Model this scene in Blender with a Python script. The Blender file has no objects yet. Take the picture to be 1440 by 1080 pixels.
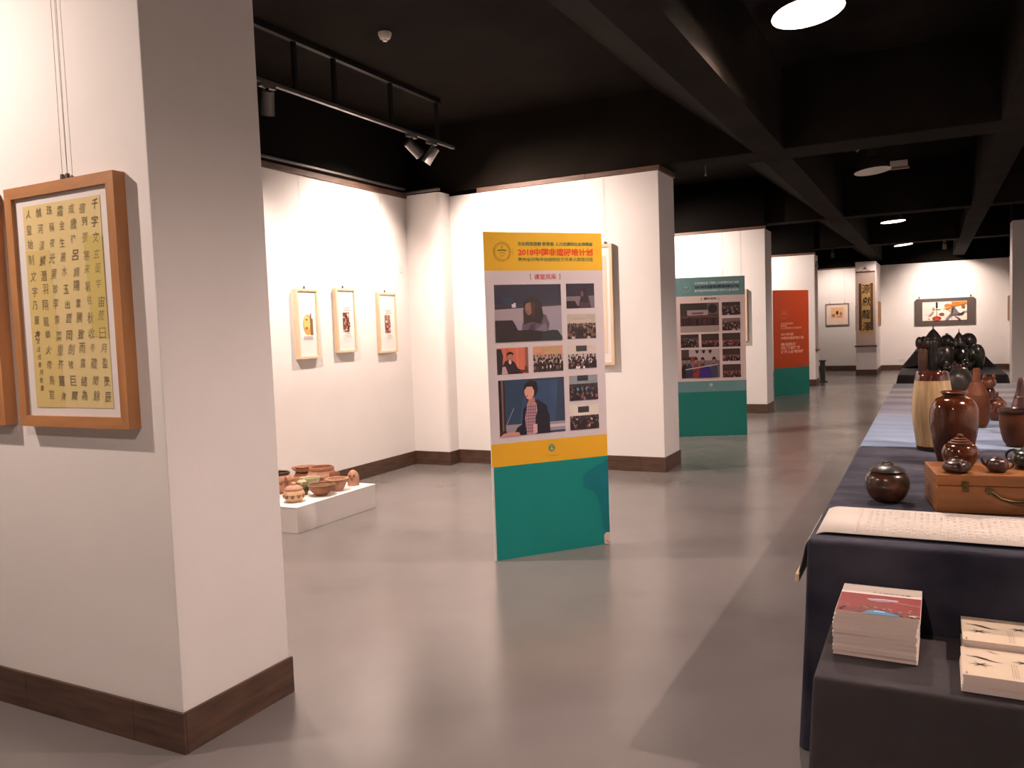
import bpy, bmesh, math, random
from mathutils import Vector, Matrix, noise
R = math.radians
scene = bpy.context.scene
COL = scene.collection

# ---------------------------------------------------------------- camera
cam = bpy.data.cameras.new('camera'); cam_o = bpy.data.objects.new('camera', cam); COL.objects.link(cam_o)
cam.sensor_fit = 'HORIZONTAL'; cam.sensor_width = 36; cam.lens = 1142.6 / 1440 * 36
cam.clip_start = .05; cam.clip_end = 100
cr, cu, cw = Vector((.88844829, .45753805, -.03631218)), Vector((.00236322, .07455429, .99721416)), Vector((-.45897065, .88605902, -.06515637))
cam_o.matrix_world = Matrix(((cr.x, cu.x, -cw.x, 0), (cr.y, cu.y, -cw.y, 0), (cr.z, cu.z, -cw.z, 1.5), (0, 0, 0, 1)))
scene.camera = cam_o
# ---------------------------------------------------------------- world, exposure, light strengths
w = bpy.data.worlds.new('world'); scene.world = w; w.use_nodes = True
w.node_tree.nodes['Background'].inputs[0].default_value = (.02, .018, .016, 1)
w.node_tree.nodes['Background'].inputs[1].default_value = .5
vs = scene.view_settings
vs.view_transform = 'Standard'; vs.look = 'None'; vs.gamma = 1; vs.use_curve_mapping = False
vs.exposure = 1.35
WARM = (1, .785, .68)
COOL = (1, .765, .675)
SPOT_W = 1.0
PEND_W = 1.0

# ---------------------------------------------------------------- materials
def lin(c):
    return tuple((v / 12.92 if v <= .04045 else ((v + .055) / 1.055) ** 2.4) for v in c)
def rgb(r, g, b): return lin((r / 255, g / 255, b / 255))
MATS = {}
def mat(name, col, rough=.6, var=.0, scale=6, bump=0, bscale=40, metal=0, spec=.5, coat=0, col2=None, stretch=(1, 1, 1), emit=None, estr=0, rvar=0, detail=4):
    if name in MATS: return MATS[name]
    m = bpy.data.materials.new(name); m.use_nodes = True; nt = m.node_tree; N = nt.nodes; L = nt.links
    b = N['Principled BSDF']
    b.inputs['Base Color'].default_value = (*col, 1); b.inputs['Roughness'].default_value = rough
    b.inputs['Metallic'].default_value = metal; b.inputs['Specular IOR Level'].default_value = spec
    b.inputs['Coat Weight'].default_value = coat; b.inputs['Coat Roughness'].default_value = .08
    if emit: b.inputs['Emission Color'].default_value = (*emit, 1); b.inputs['Emission Strength'].default_value = estr
    if var or bump or rvar:
        tc = N.new('ShaderNodeTexCoord'); mp = N.new('ShaderNodeMapping'); L.new(tc.outputs['Object'], mp.inputs[0])
        mp.inputs['Scale'].default_value = stretch
    if var or rvar:
        n = N.new('ShaderNodeTexNoise'); n.inputs['Scale'].default_value = scale; n.inputs['Detail'].default_value = detail
        L.new(mp.outputs[0], n.inputs['Vector'])
    if var:
        rp = N.new('ShaderNodeValToRGB'); L.new(n.outputs['Fac'], rp.inputs[0])
        c2 = col2 if col2 else tuple(max(0, v * (1 - var)) for v in col)
        rp.color_ramp.elements[0].position = .32; rp.color_ramp.elements[1].position = .68
        rp.color_ramp.elements[0].color = (*c2, 1); rp.color_ramp.elements[1].color = (*col, 1)
        L.new(rp.outputs[0], b.inputs['Base Color'])
    if rvar:
        mr = N.new('ShaderNodeMapRange'); mr.inputs['To Min'].default_value = rough - rvar; mr.inputs['To Max'].default_value = rough + rvar
        L.new(n.outputs['Fac'], mr.inputs[0]); L.new(mr.outputs[0], b.inputs['Roughness'])
    if bump:
        n2 = N.new('ShaderNodeTexNoise'); n2.inputs['Scale'].default_value = bscale; n2.inputs['Detail'].default_value = 3
        L.new(mp.outputs[0], n2.inputs['Vector'])
        bp = N.new('ShaderNodeBump'); bp.inputs['Strength'].default_value = bump; bp.inputs['Distance'].default_value = .01
        L.new(n2.outputs['Fac'], bp.inputs['Height']); L.new(bp.outputs[0], b.inputs['Normal'])
    MATS[name] = m; return m

M_wall = mat('white_wall_paint', (.80, .77, .745), .75, var=.03, scale=2.5, bump=.06, bscale=60)
M_black = mat('black_ceiling_paint', (.0145, .0112, .0085), .9, spec=.06, var=.45, scale=1.6, bump=.3, bscale=9)
M_black2 = mat('black_wall_paint', (.006, .005, .0042), .9, spec=.06, var=.3, scale=1.5, bump=.1, bscale=20)
M_wood_dark = mat('dark_walnut_board', (.105, .055, .034), .5, var=.55, scale=5, stretch=(1, 1, 7), bump=.08, bscale=50)
M_wood_trim = mat('reddish_trim_board', (.14, .07, .042), .55, var=.5, scale=6, stretch=(1, 1, 6))
M_oak = mat('honey_oak', (.52, .24, .09), .45, var=.28, scale=5, stretch=(4, 4, .6), bump=.04, bscale=60)
M_oak_h = mat('honey_oak_cross', (.52, .24, .09), .45, var=.28, scale=5, stretch=(.6, 4, 4), bump=.04, bscale=60)
M_pale = mat('pale_ash', (.74, .58, .39), .5, var=.15, scale=6, stretch=(3, 3, .7))
M_matboard = mat('white_mat_board', (.82, .78, .75), .7)
M_paper = mat('ivory_paper', (.60, .55, .49), .7, var=.05, scale=5)
M_metal_dark = mat('dark_metal', (.022, .02, .019), .45, metal=.6)
M_metal_grey = mat('grey_metal', (.16, .15, .14), .38, metal=.7)
M_metal_silver = mat('silver_metal', (.45, .44, .43), .3, metal=.9)
M_plastic = mat('white_plastic', (.72, .67, .62), .45)
M_brass = mat('aged_brass', (.13, .095, .04), .42, metal=.8, var=.5, scale=40)

def floor_material():
    m = bpy.data.materials.new('polished_grey_concrete'); m.use_nodes = True; nt = m.node_tree; N = nt.nodes; L = nt.links
    b = N['Principled BSDF']; tc = N.new('ShaderNodeTexCoord')
    def no(s, d, rough=.55):
        n = N.new('ShaderNodeTexNoise'); n.inputs['Scale'].default_value = s; n.inputs['Detail'].default_value = d
        n.inputs['Roughness'].default_value = rough; L.new(tc.outputs['Object'], n.inputs['Vector']); return n
    n1 = no(.55, 5); n2 = no(1.1, 5, .5); n3 = no(60, 2)
    rp = N.new('ShaderNodeValToRGB'); L.new(n1.outputs['Fac'], rp.inputs[0])
    rp.color_ramp.elements[0].position = .35; rp.color_ramp.elements[1].position = .7
    rp.color_ramp.elements[0].color = (.172, .157, .151, 1); rp.color_ramp.elements[1].color = (.232, .212, .203, 1)
    # scuffed dirt marks
    r2 = N.new('ShaderNodeValToRGB'); L.new(n2.outputs['Fac'], r2.inputs[0])
    r2.color_ramp.elements[0].position = .22; r2.color_ramp.elements[1].position = .40
    r2.color_ramp.elements[0].color = (.84, .81, .79, 1); r2.color_ramp.elements[1].color = (1, 1, 1, 1)
    mx = N.new('ShaderNodeMixRGB'); mx.blend_type = 'MULTIPLY'; mx.inputs[0].default_value = 1
    L.new(rp.outputs[0], mx.inputs[1]); L.new(r2.outputs[0], mx.inputs[2])
    L.new(mx.outputs[0], b.inputs['Base Color'])
    mr = N.new('ShaderNodeMapRange'); mr.inputs['To Min'].default_value = .15; mr.inputs['To Max'].default_value = .30
    L.new(n2.outputs['Fac'], mr.inputs[0]); L.new(mr.outputs[0], b.inputs['Roughness'])
    b.inputs['Specular IOR Level'].default_value = .55
    bp = N.new('ShaderNodeBump'); bp.inputs['Strength'].default_value = .02; bp.inputs['Distance'].default_value = .005
    L.new(n3.outputs['Fac'], bp.inputs['Height']); L.new(bp.outputs[0], b.inputs['Normal'])
    return m
M_floor = floor_material()

def ink_material(name, rough):
    m = bpy.data.materials.new(name); m.use_nodes = True; N = m.node_tree.nodes; L = m.node_tree.links
    a = N.new('ShaderNodeAttribute'); a.attribute_name = 'Col'
    L.new(a.outputs['Color'], N['Principled BSDF'].inputs['Base Color'])
    N['Principled BSDF'].inputs['Roughness'].default_value = rough
    N['Principled BSDF'].inputs['Specular IOR Level'].default_value = .3
    return m
M_ink = ink_material('printed_ink', .5)
M_ink_matte = ink_material('brush_ink', .8)

def glass_material():
    m = bpy.data.materials.new('picture_glass'); m.use_nodes = True; N = m.node_tree.nodes; L = m.node_tree.links
    for n in list(N): N.remove(n)
    o = N.new('ShaderNodeOutputMaterial'); t = N.new('ShaderNodeBsdfTransparent'); g = N.new('ShaderNodeBsdfGlossy')
    g.inputs['Roughness'].default_value = .03; mx = N.new('ShaderNodeMixShader'); mx.inputs[0].default_value = .07; L.new(t.outputs[0], mx.inputs[1]); L.new(g.outputs[0], mx.inputs[2])
    L.new(mx.outputs[0], o.inputs[0]); return m
M_glass = glass_material()

# ---------------------------------------------------------------- geometry helpers
def link(o, parent=None):
    COL.objects.link(o)
    if parent: o.parent = parent
    return o
def from_bm(name, bm, m, parent=None, loc=(0, 0, 0), rotz=0, smooth=False):
    bmesh.ops.recalc_face_normals(bm, faces=bm.faces)
    me = bpy.data.meshes.new(name); bm.to_mesh(me); bm.free()
    if smooth:
        for p in me.polygons: p.use_smooth = True
        try: me.set_sharp_from_angle(angle=R(40))
        except Exception: pass
    if m: me.materials.append(m)
    o = bpy.data.objects.new(name, me); o.location = loc; o.rotation_euler = (0, 0, rotz)
    return link(o, parent)
def empty(name, loc=(0, 0, 0), rotz=0, parent=None):
    o = bpy.data.objects.new(name, None); o.location = loc; o.rotation_euler = (0, 0, rotz); o.empty_display_size = .1
    return link(o, parent)
def tag(o, label, cat, group=None):
    o['label'] = label; o['category'] = cat
    if group: o['group'] = group
    return o
def thing(name, label, cat, loc=(0, 0, 0), rotz=0, group=None):
    return tag(empty(name, loc, rotz), label, cat, group)
def bx(bm, x0, x1, y0, y1, z0, z1, bev=0):
    v = [bm.verts.new(p) for p in ((x0, y0, z0), (x1, y0, z0), (x1, y1, z0), (x0, y1, z0), (x0, y0, z1), (x1, y0, z1), (x1, y1, z1), (x0, y1, z1))]
    fs = [bm.faces.new([v[i] for i in q]) for q in ((0, 3, 2, 1), (4, 5, 6, 7), (0, 1, 5, 4), (1, 2, 6, 5), (2, 3, 7, 6), (3, 0, 4, 7))]
    if bev:
        es = {e for f in fs for e in f.edges}
        bmesh.ops.bevel(bm, geom=list(es), offset=bev, segments=2, affect='EDGES', profile=.5)
def box(name, x0, x1, y0, y1, z0, z1, m, parent=None, bev=0, loc=(0, 0, 0), rotz=0):
    bm = bmesh.new(); bx(bm, x0, x1, y0, y1, z0, z1, bev)
    return from_bm(name, bm, m, parent, loc, rotz)
def lathe(bm, prof, seg=32, cx=0, cy=0, ribs=0, ribamp=0, sq=1):
    rings = []
    for r, z in prof:
        if r < 1e-5: rings.append([bm.verts.new((cx, cy, z))])
        else:
            ring = []
            for i in range(seg):
                a = 2 * math.pi * i / seg
                rr = r * (1 + ribamp * math.cos(ribs * a)) if ribs else r
                ring.append(bm.verts.new((cx + rr * math.cos(a), cy + rr * math.sin(a) * sq, z)))
            rings.append(ring)
    for a, b in zip(rings, rings[1:]):
        if len(a) == 1 and len(b) == 1: continue
        for i in range(seg):
            j = (i + 1) % seg
            if len(a) == 1: bm.faces.new((a[0], b[j], b[i]))
            elif len(b) == 1: bm.faces.new((a[i], a[j], b[0]))
            else: bm.faces.new((a[i], a[j], b[j], b[i]))
def tube(bm, pts, rad, seg=8, cap=True):
    pts = [Vector(p) for p in pts]; n = len(pts)
    rads = rad if isinstance(rad, (list, tuple)) else [rad] * n
    prev = None; rings = []
    for i, p in enumerate(pts):
        d = (pts[min(i + 1, n - 1)] - pts[max(i - 1, 0)]).normalized()
        if prev is None:
            s = Vector((0, 0, 1)) if abs(d.z) < .9 else Vector((1, 0, 0)); u = d.cross(s).normalized()
        else: u = (prev - d * prev.dot(d)).normalized()
        prev = u; v = d.cross(u)
        rings.append([bm.verts.new(p + (u * math.cos(2 * math.pi * k / seg) + v * math.sin(2 * math.pi * k / seg)) * rads[i]) for k in range(seg)])
    for a, b in zip(rings, rings[1:]):
        for k in range(seg): bm.faces.new((a[k], a[(k + 1) % seg], b[(k + 1) % seg], b[k]))
    if cap: bm.faces.new(rings[0][::-1]); bm.faces.new(rings[-1])
def bez(p0, p1, p2, n=10):
    p0, p1, p2 = Vector(p0), Vector(p1), Vector(p2)
    return [(p0 * (1 - t) ** 2 + p1 * 2 * t * (1 - t) + p2 * t * t) for t in [i / n for i in range(n + 1)]]
def smooth_prof(pts, n=5):
    # Catmull-Rom through (r,z) control points; a point given twice is a sharp corner
    for i in range(len(pts) - 1):
        if pts[i] == pts[i + 1]: return smooth_prof(pts[:i + 1], n)[:-1] + smooth_prof(pts[i + 1:], n)
    out = []
    if len(pts) == 1: return list(pts)
    for i in range(len(pts) - 1):
        p0 = pts[max(i - 1, 0)]; p1 = pts[i]; p2 = pts[i + 1]; p3 = pts[min(i + 2, len(pts) - 1)]
        for k in range(n):
            t = k / n
            f = lambda a, b, c, d: .5 * (2 * b + (c - a) * t + (2 * a - 5 * b + 4 * c - d) * t * t + (3 * b - a - 3 * c + d) * t ** 3)
            out.append((max(0, f(p0[0], p1[0], p2[0], p3[0])), f(p0[1], p1[1], p2[1], p3[1])))
    out.append(pts[-1]); return out

# glyph outlines as flat 2-D meshes
TXT = {}
def glyphs(s, bold=0):
    k = (s, bold)
    if k in TXT: return TXT[k]
    cu_ = bpy.data.curves.new('t', 'FONT'); cu_.body = s; cu_.size = 1; cu_.fill_mode = 'FRONT'; cu_.resolution_u = 2; cu_.offset = bold
    o = bpy.data.objects.new('t', cu_); COL.objects.link(o)
    dg = bpy.context.evaluated_depsgraph_get(); dg.update()
    me = o.evaluated_get(dg).to_mesh()
    vs_ = [(v.co.x, v.co.y) for v in me.vertices]; fs = [tuple(p.vertices) for p in me.polygons]
    o.evaluated_get(dg).to_mesh_clear(); COL.objects.unlink(o); bpy.data.objects.remove(o); bpy.data.curves.remove(cu_)
    if vs_:
        x0 = min(v[0] for v in vs_); x1 = max(v[0] for v in vs_); y0 = min(v[1] for v in vs_); y1 = max(v[1] for v in vs_)
    else: x0 = x1 = y0 = y1 = 0
    TXT[k] = (vs_, fs, x0, x1, y0, y1); return TXT[k]
class Print:
    """flat printed layer in the x-z plane of its parent, facing -y"""
    def __init__(s, y=0, dy=.0004): s.v = []; s.f = []; s.c = []; s.y = y; s.dy = dy; s.n = 0
    def poly(s, pts, col, up=True):
        if up: s.n += 1
        b = len(s.v); yy = s.y - s.dy * s.n
        s.v += [(p[0], yy, p[1]) for p in pts]; s.f.append(tuple(range(b, b + len(pts)))); s.c.append(col)
    def rect(s, x0, z0, x1, z1, col, up=True): s.poly([(x0, z0), (x1, z0), (x1, z1), (x0, z1)], col, up)
    def ell(s, cx, cz, rx, rz, col, n=14, up=True):
        s.poly([(cx + rx * math.cos(2 * math.pi * i / n), cz + rz * math.sin(2 * math.pi * i / n)) for i in range(n)], col, up)
    def ring(s, cx, cz, r, wd, col, n=28, up=True, a0=0, a1=360):
        if up: s.n += 1
        b = len(s.v); yy = s.y - s.dy * s.n
        for i in range(n + 1):
            a = R(a0 + (a1 - a0) * i / n)
            for rr in (r, r - wd): s.v.append((cx + rr * math.cos(a), yy, cz + rr * math.sin(a)))
        for i in range(n): s.f.append((b + 2 * i, b + 2 * i + 2, b + 2 * i + 3, b + 2 * i + 1)); s.c.append(col)
    def stroke(s, pts, wd, col, up=True):
        if up: s.n += 1
        b = len(s.v); yy = s.y - s.dy * s.n; n = len(pts)
        for i, p in enumerate(pts):
            q0 = pts[max(i - 1, 0)]; q1 = pts[min(i + 1, n - 1)]; dx, dz = q1[0] - q0[0], q1[1] - q0[1]; l = math.hypot(dx, dz) or 1
            ww = (wd[i] if isinstance(wd, (list, tuple)) else wd) / 2
            s.v.append((p[0] - dz / l * ww, yy, p[1] + dx / l * ww)); s.v.append((p[0] + dz / l * ww, yy, p[1] - dx / l * ww))
        for i in range(n - 1): s.f.append((b + 2 * i, b + 2 * i + 2, b + 2 * i + 3, b + 2 * i + 1)); s.c.append(col)
    def text(s, t, cx, cz, width, height, col, bold=0, shear=0, up=True):
        vs_, fs, x0, x1, y0, y1 = glyphs(t, bold)
        if not vs_: return
        if up: s.n += 1
        b = len(s.v); yy = s.y - s.dy * s.n
        sx = width / (x1 - x0) if width else height / (y1 - y0); sz = height / (y1 - y0) if height else sx
        for x, y in vs_:
            px = (x - (x0 + x1) / 2) * sx; pz = (y - (y0 + y1) / 2) * sz
            s.v.append((cx + px + shear * pz, yy, cz + pz))
        for f in fs: s.f.append(tuple(b + i for i in f)); s.c.append(col)
    def build(s, name, parent, m=None, label=None):
        me = bpy.data.meshes.new(name); me.from_pydata(s.v, [], s.f); me.update()
        at = me.color_attributes.new('Col', 'FLOAT_COLOR', 'CORNER'); buf = []
        for f, c in zip(s.f, s.c): buf += [c[0], c[1], c[2], 1.0] * len(f)
        at.data.foreach_set('color', buf)
        me.materials.append(m or M_ink); o = bpy.data.objects.new(name, me); link(o, parent)
        if label: o['label'] = label
        return o

def structure(o): o['kind'] = 'structure'; return o
def boards(name, p0, p1, outward, z0, z1, thick, m, lengths=1.25, seed=1):
    """row of separate boards from p0 to p1 standing proud of a wall"""
    e = structure(empty(name, (p0[0], p0[1], 0)))
    d = Vector((p1[0] - p0[0], p1[1] - p0[1])); L = d.length; a = math.atan2(d.y, d.x); e.rotation_euler = (0, 0, a)
    loc = Vector((outward[0] * math.cos(-a) - outward[1] * math.sin(-a), outward[0] * math.sin(-a) + outward[1] * math.cos(-a)))
    sgn = 1 if loc.y > 0 else -1; rnd = random.Random(seed); t = 0
    while t < L - 1e-4:
        l = min(lengths * rnd.uniform(.8, 1.2), L - t)
        if L - t - l < .15: l = L - t
        y = sorted((0, sgn * thick))
        o = box('board', t + .0008, t + l - .0008, y[0], y[1], z0, z1 - rnd.uniform(0, .0015), m, e, bev=.002); t += l
    return e

# ================================================================ SETTING
structure(box('floor', -5.6, 3.7, -3.3, 25.5, -.12, 0, M_floor))
structure(box('ceiling', -5.6, 3.7, -3.3, 25.5, 3.85, 4.0, M_black))
ZW = 3.05
XL = -5.33
structure(box('wall_left', XL - .2, XL, -3.2, 25.3, 0, ZW, M_wall))
structure(box('wall_left_upper', XL - .2, XL + .012, -3.2, 25.3, ZW + .05, 3.85, M_black2))
structure(box('wall_right', 3.4, 3.6, -3.2, 16.55, 0, 3.85, M_wall))
structure(box('wall_behind', XL, 3.4, -3.3, -3.1, 0, 3.85, M_wall))
structure(box('wall_near', XL, -2.43, 1.99, 2.54, 0, ZW, M_wall, bev=.004))
structure(box('wall_middle', XL, -2.424, 8.015, 8.56, 0, ZW, M_wall, bev=.004))
structure(box('wall_beyond', XL, -2.388, 13.66, 14.25, 0, 3.0, M_wall, bev=.004))
structure(box('wall_distant', XL, -2.335, 19.49, 20.05, 0, 2.97, M_wall, bev=.004))
structure(box('wall_back', XL, 2.1, 25.2, 25.4, 0, 2.96, M_wall))
structure(box('wall_back_upper', XL, 2.1, 25.19, 25.4, 2.96, 3.85, M_black2))
structure(box('wall_right_partition', 1.222, 3.4, 16.3, 16.75, 0, 3.06, M_wall, bev=.004))
structure(box('wall_right_partition_upper', 1.222, 3.4, 16.31, 16.75, 3.06, 3.85, M_black2))
structure(box('wall_right_far', 1.82, 2.05, 16.75, 25.2, 0, 2.98, M_wall))
structure(box('wall_right_far_upper', 1.81, 2.05, 16.75, 25.2, 2.98, 3.85, M_black2))
structure(box('wall_far_column', -1.765, -1.272, 23.1, 25.2, 0, 2.96, M_wall, bev=.004))
# corner column with one rounded edge
bm = bmesh.new(); pts = [(XL, 7.80)] + [(-4.87 - .05 + .05 * math.sin(R(a)), 7.80 + .05 - .05 * math.cos(R(a))) for a in range(0, 91, 15)] + [(-4.87, 8.02), (XL, 8.02)]
lo = [bm.verts.new((x, y, 0)) for x, y in pts]; hi = [bm.verts.new((x, y, 3.075)) for x, y in pts]
for i in range(len(pts)): j = (i + 1) % len(pts); bm.faces.new((lo[i], lo[j], hi[j], hi[i]))
bm.faces.new(lo[::-1]); bm.faces.new(hi); structure(from_bm('wall_corner_column', bm, M_wall, smooth=True))
# beams
def beam(name, x0, x1, y0, y1, z0=3.1): return structure(box(name, x0, x1, y0, y1, z0, 3.86, M_black, bev=.01))
for i, (y0, y1, z0) in enumerate(((2.0, 2.54, 3.1), (8.03, 8.55, 3.1), (13.9, 14.25, 3.1), (19.6, 20.05, 3.1))): beam('ceiling_beam_across', XL, 3.4, y0, y1, z0)
for y0, y1 in ((-3.1, 2.0), (2.54, 8.03), (8.55, 13.9), (14.25, 19.6), (20.05, 25.2)):
    bm = bmesh.new(); q = [(-1.22, 3.86), (-1.22, 3.1), (-1.49, 3.1), (-2.45, 3.86)]
    a = [bm.verts.new((x, y0, z)) for x, z in q]; b = [bm.verts.new((x, y1, z)) for x, z in q]
    for i in range(4): j = (i + 1) % 4; bm.faces.new((a[i], a[j], b[j], b[i]))
    bm.faces.new(a[::-1]); bm.faces.new(b); structure(from_bm('ceiling_beam_along', bm, M_black))
    beam('ceiling_beam_along', .52, .79, y0, y1)
# black infill between partition tops and beams
for y0, y1, z0, xr in ((13.7, 13.92, 3.04, -2.40), (19.53, 19.62, 3.01, -2.35)): structure(box('wall_infill', XL, xr, y0, y1, z0, 3.86, M_black2))
# skirting boards
B = .155; T = .012
boards('baseboard_near_front', (-5.3, 1.99), (-2.43 + T, 1.99), (0, -1), 0, B, T, M_wood_dark, .62, 2)
boards('baseboard_near_side', (-2.43, 1.99), (-2.43, 2.54 + T), (1, 0), 0, B, T, M_wood_dark, .8, 3)
boards('baseboard_left', (XL, 2.55), (XL, 7.80), (1, 0), 0, B, T, M_wood_dark, 1.3, 4)
boards('baseboard_corner_front', (XL, 7.80), (-4.87 + T, 7.80), (0, -1), 0, B, T, M_wood_dark, 1, 5)
boards('baseboard_corner_side', (-4.87, 7.80), (-4.87, 8.01), (1, 0), 0, B, T, M_wood_dark, 1, 6)
boards('baseboard_middle_front', (-4.87, 8.015), (-2.424 + T, 8.015), (0, -1), 0, B, T, M_wood_dark, 1.1, 7)
boards('baseboard_middle_side', (-2.424, 8.015), (-2.424, 8.56 + T), (1, 0), 0, B, T, M_wood_dark, 1, 8)
boards('baseboard_beyond_front', (-5.3, 13.66), (-2.388 + T, 13.66), (0, -1), 0, B, T, M_wood_dark, 1.2, 9)
boards('baseboard_beyond_side', (-2.388, 13.66), (-2.388, 14.25), (1, 0), 0, B, T, M_wood_dark, 1, 10)
boards('baseboard_distant_front', (-5.3, 19.49), (-2.335 + T, 19.49), (0, -1), 0, B, T, M_wood_dark, 1.2, 11)
boards('baseboard_distant_side', (-2.335, 19.49), (-2.335, 20.05), (1, 0), 0, B, T, M_wood_dark, 1, 12)
boards('baseboard_back_left', (-5.3, 25.2), (-1.765, 25.2), (0, -1), 0, B, T, M_wood_dark, 1.4, 13)
boards('baseboard_back_right', (-1.272, 25.2), (1.82, 25.2), (0, -1), 0, B, T, M_wood_dark, 1.4, 14)
boards('baseboard_column_front', (-1.765 - T, 23.1), (-1.272 + T, 23.1), (0, -1), 0, B, T, M_wood_dark, 1, 15)
boards('baseboard_column_side', (-1.272, 23.1), (-1.272, 25.19), (1, 0), 0, B, T, M_wood_dark, 1.2, 16)
boards('baseboard_right_far', (1.82, 16.76), (1.82, 25.19), (-1, 0), 0, B, T, M_wood_dark, 1.4, 17)
boards('baseboard_partition', (1.222, 16.3), (3.39, 16.3), (0, -1), 0, .02, T, M_wood_dark, 1.2, 18)
boards('baseboard_beyond_left', (XL, 8.57), (XL, 13.65), (1, 0), 0, B, T, M_wood_dark, 1.3, 19)
# cornice boards on top of the partitions
boards('trim_left', (XL, 2.55), (XL, 7.80), (1, 0), ZW - .005, ZW + .05, .03, M_wood_trim, 1.6, 21)
boards('trim_middle_front', (-4.5, 8.015), (-2.424 + .02, 8.015), (0, -1), ZW, ZW + .05, .02, M_wood_trim, 1.1, 22)
boards('trim_middle_side', (-2.424, 8.015), (-2.424, 8.56), (1, 0), ZW, ZW + .05, .02, M_wood_trim, 1, 23)
boards('trim_beyond_front', (-5.3, 13.66), (-2.388 + .02, 13.66), (0, -1), 3.0, 3.045, .02, M_wood_trim, 1.2, 24)
boards('trim_distant_front', (-5.3, 19.49), (-2.335 + .02, 19.49), (0, -1), 2.97, 3.015, .02, M_wood_trim, 1.2, 25)
boards('trim_back', (-5.3, 25.2), (-1.765, 25.2), (0, -1), 2.93, 2.97, .02, M_wood_trim, 1.4, 26)
# grey cable trunking above the left wall and the corner column
structure(box('trim_trunking_left', XL + .012, XL + .05, 2.55, 7.75, 3.125, 3.15, M_metal_grey, bev=.004))
structure(box('trim_trunking_corner', XL + .012, -4.85, 7.76, 7.80, 3.085, 3.11, M_metal_grey, bev=.004))

# ================================================================ LAMPS
def light(name, kind, loc, energy, color, parent, aim=None, size=.05, cone=70, blend=.8):
    l = bpy.data.lights.new(name, kind); l.energy = energy; l.color = color
    if kind == 'SPOT': l.spot_size = R(cone); l.spot_blend = blend
    l.shadow_soft_size = size
    o = bpy.data.objects.new(name, l); link(o, parent); o.location = loc
    if aim is not None: o.rotation_euler = (Vector(aim)).to_track_quat('-Z', 'Y').to_euler()
    return o
M_bulb = mat('glowing_bulb', (1, 1, 1), .4, emit=(1, .97, .95), estr=14)
M_shade_in = mat('white_enamel', (.82, .78, .72), .4)
M_shade_out = mat('grey_brown_enamel', (.055, .045, .038), .5, var=.3, scale=12)
def pendant(label, x, y, z, tilt=(0, 0), on=True, watts=60, group=None, wide=.21):
    t = thing('pendant_lamp', label, 'lamp', (x, y, z), 0, group); t.rotation_euler = (R(tilt[0]), R(tilt[1]), 0)
    bm = bmesh.new()
    out = smooth_prof([(wide, 0), (wide * .86, .055), (.105, .14), (.06, .175), (.055, .2)], 4)
    lathe(bm, out, 40); from_bm('shade', bm, M_shade_out, t, smooth=True)
    bm = bmesh.new(); lathe(bm, [(wide, 0)] + [(r - .006, z_ - .002) for r, z_ in out[1:]] + [(0, .195)], 40)
    from_bm('shade_lining', bm, M_shade_in, t, smooth=True)
    bm = bmesh.new(); lathe(bm, [(.055, .2), (.05, .21), (.032, .24), (.03, .3), (0, .3)], 24); from_bm('lamp_holder', bm, M_metal_grey, t, smooth=True)
    bm = bmesh.new(); tube(bm, [(0, 0, .3), (0, 0, 3.86 - z)], .006, 6); from_bm('cord', bm, M_metal_dark, t)
    bm = bmesh.new(); lathe(bm, [(0, .142), (.05, .145), (.06, .155), (.05, .165), (.03, .185), (0, .185)] if on else [(0, .06), (.03, .07), (.04, .1), (.02, .15), (0, .15)], 20)
    b = from_bm('bulb', bm, M_bulb if on else M_shade_in, t, smooth=True)
    if on: light('lamp_light', 'POINT', (0, 0, .095), watts * PEND_W, COOL, t, size=.035)
    return t
pendant('lit conical pendant lamp hanging before the first ceiling beam', -.655, 5.3, 3.34, (-3, -6), True, 110)
p2 = pendant('unlit conical pendant lamp with a loose white rod above its shade', -.636, 11.0, 3.285, (-3, -5), False)
pendant('lit pendant lamp hanging beyond the unlit lamp', -.625, 16.7, 3.25, (0, -3), True, 55)
pendant('lit pendant lamp nearest the back wall', -.615, 22.4, 3.26, (0, -5), True, 45)
pendant('lit pendant lamp hanging right of the long display table', 1.74, 3.75, 3.3, (0, 0), True, 138)
pendant('lit pendant lamp in the right-hand bay beyond the wooden box', 1.74, 10.6, 3.3, (0, 0), True, 80)
pendant('added fill pendant lamp hanging unseen behind the low book table', -.65, -.6, 3.34, (0, 0), True, 62)  # unseen pendant continuing the row, added as fill for the table front
# loose rod hooked over the unlit lamp
bm = bmesh.new(); tube(bm, [(-.16, -.02, .27), (.05, 0, .40), (.135, 0, .465)], [.008, .012, .014], 8); from_bm('loose_rod', bm, M_plastic, p2)
bm = bmesh.new(); tube(bm, bez((-.02, 0, .36), (.02, 0, .44), (-.06, 0, .52), 8), .007, 6); lathe(bm, [(0, .50), (.022, .51), (.022, .55), (0, .56)], 10, -.06, 0); from_bm('hook', bm, M_metal_grey, p2, smooth=True)

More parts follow.
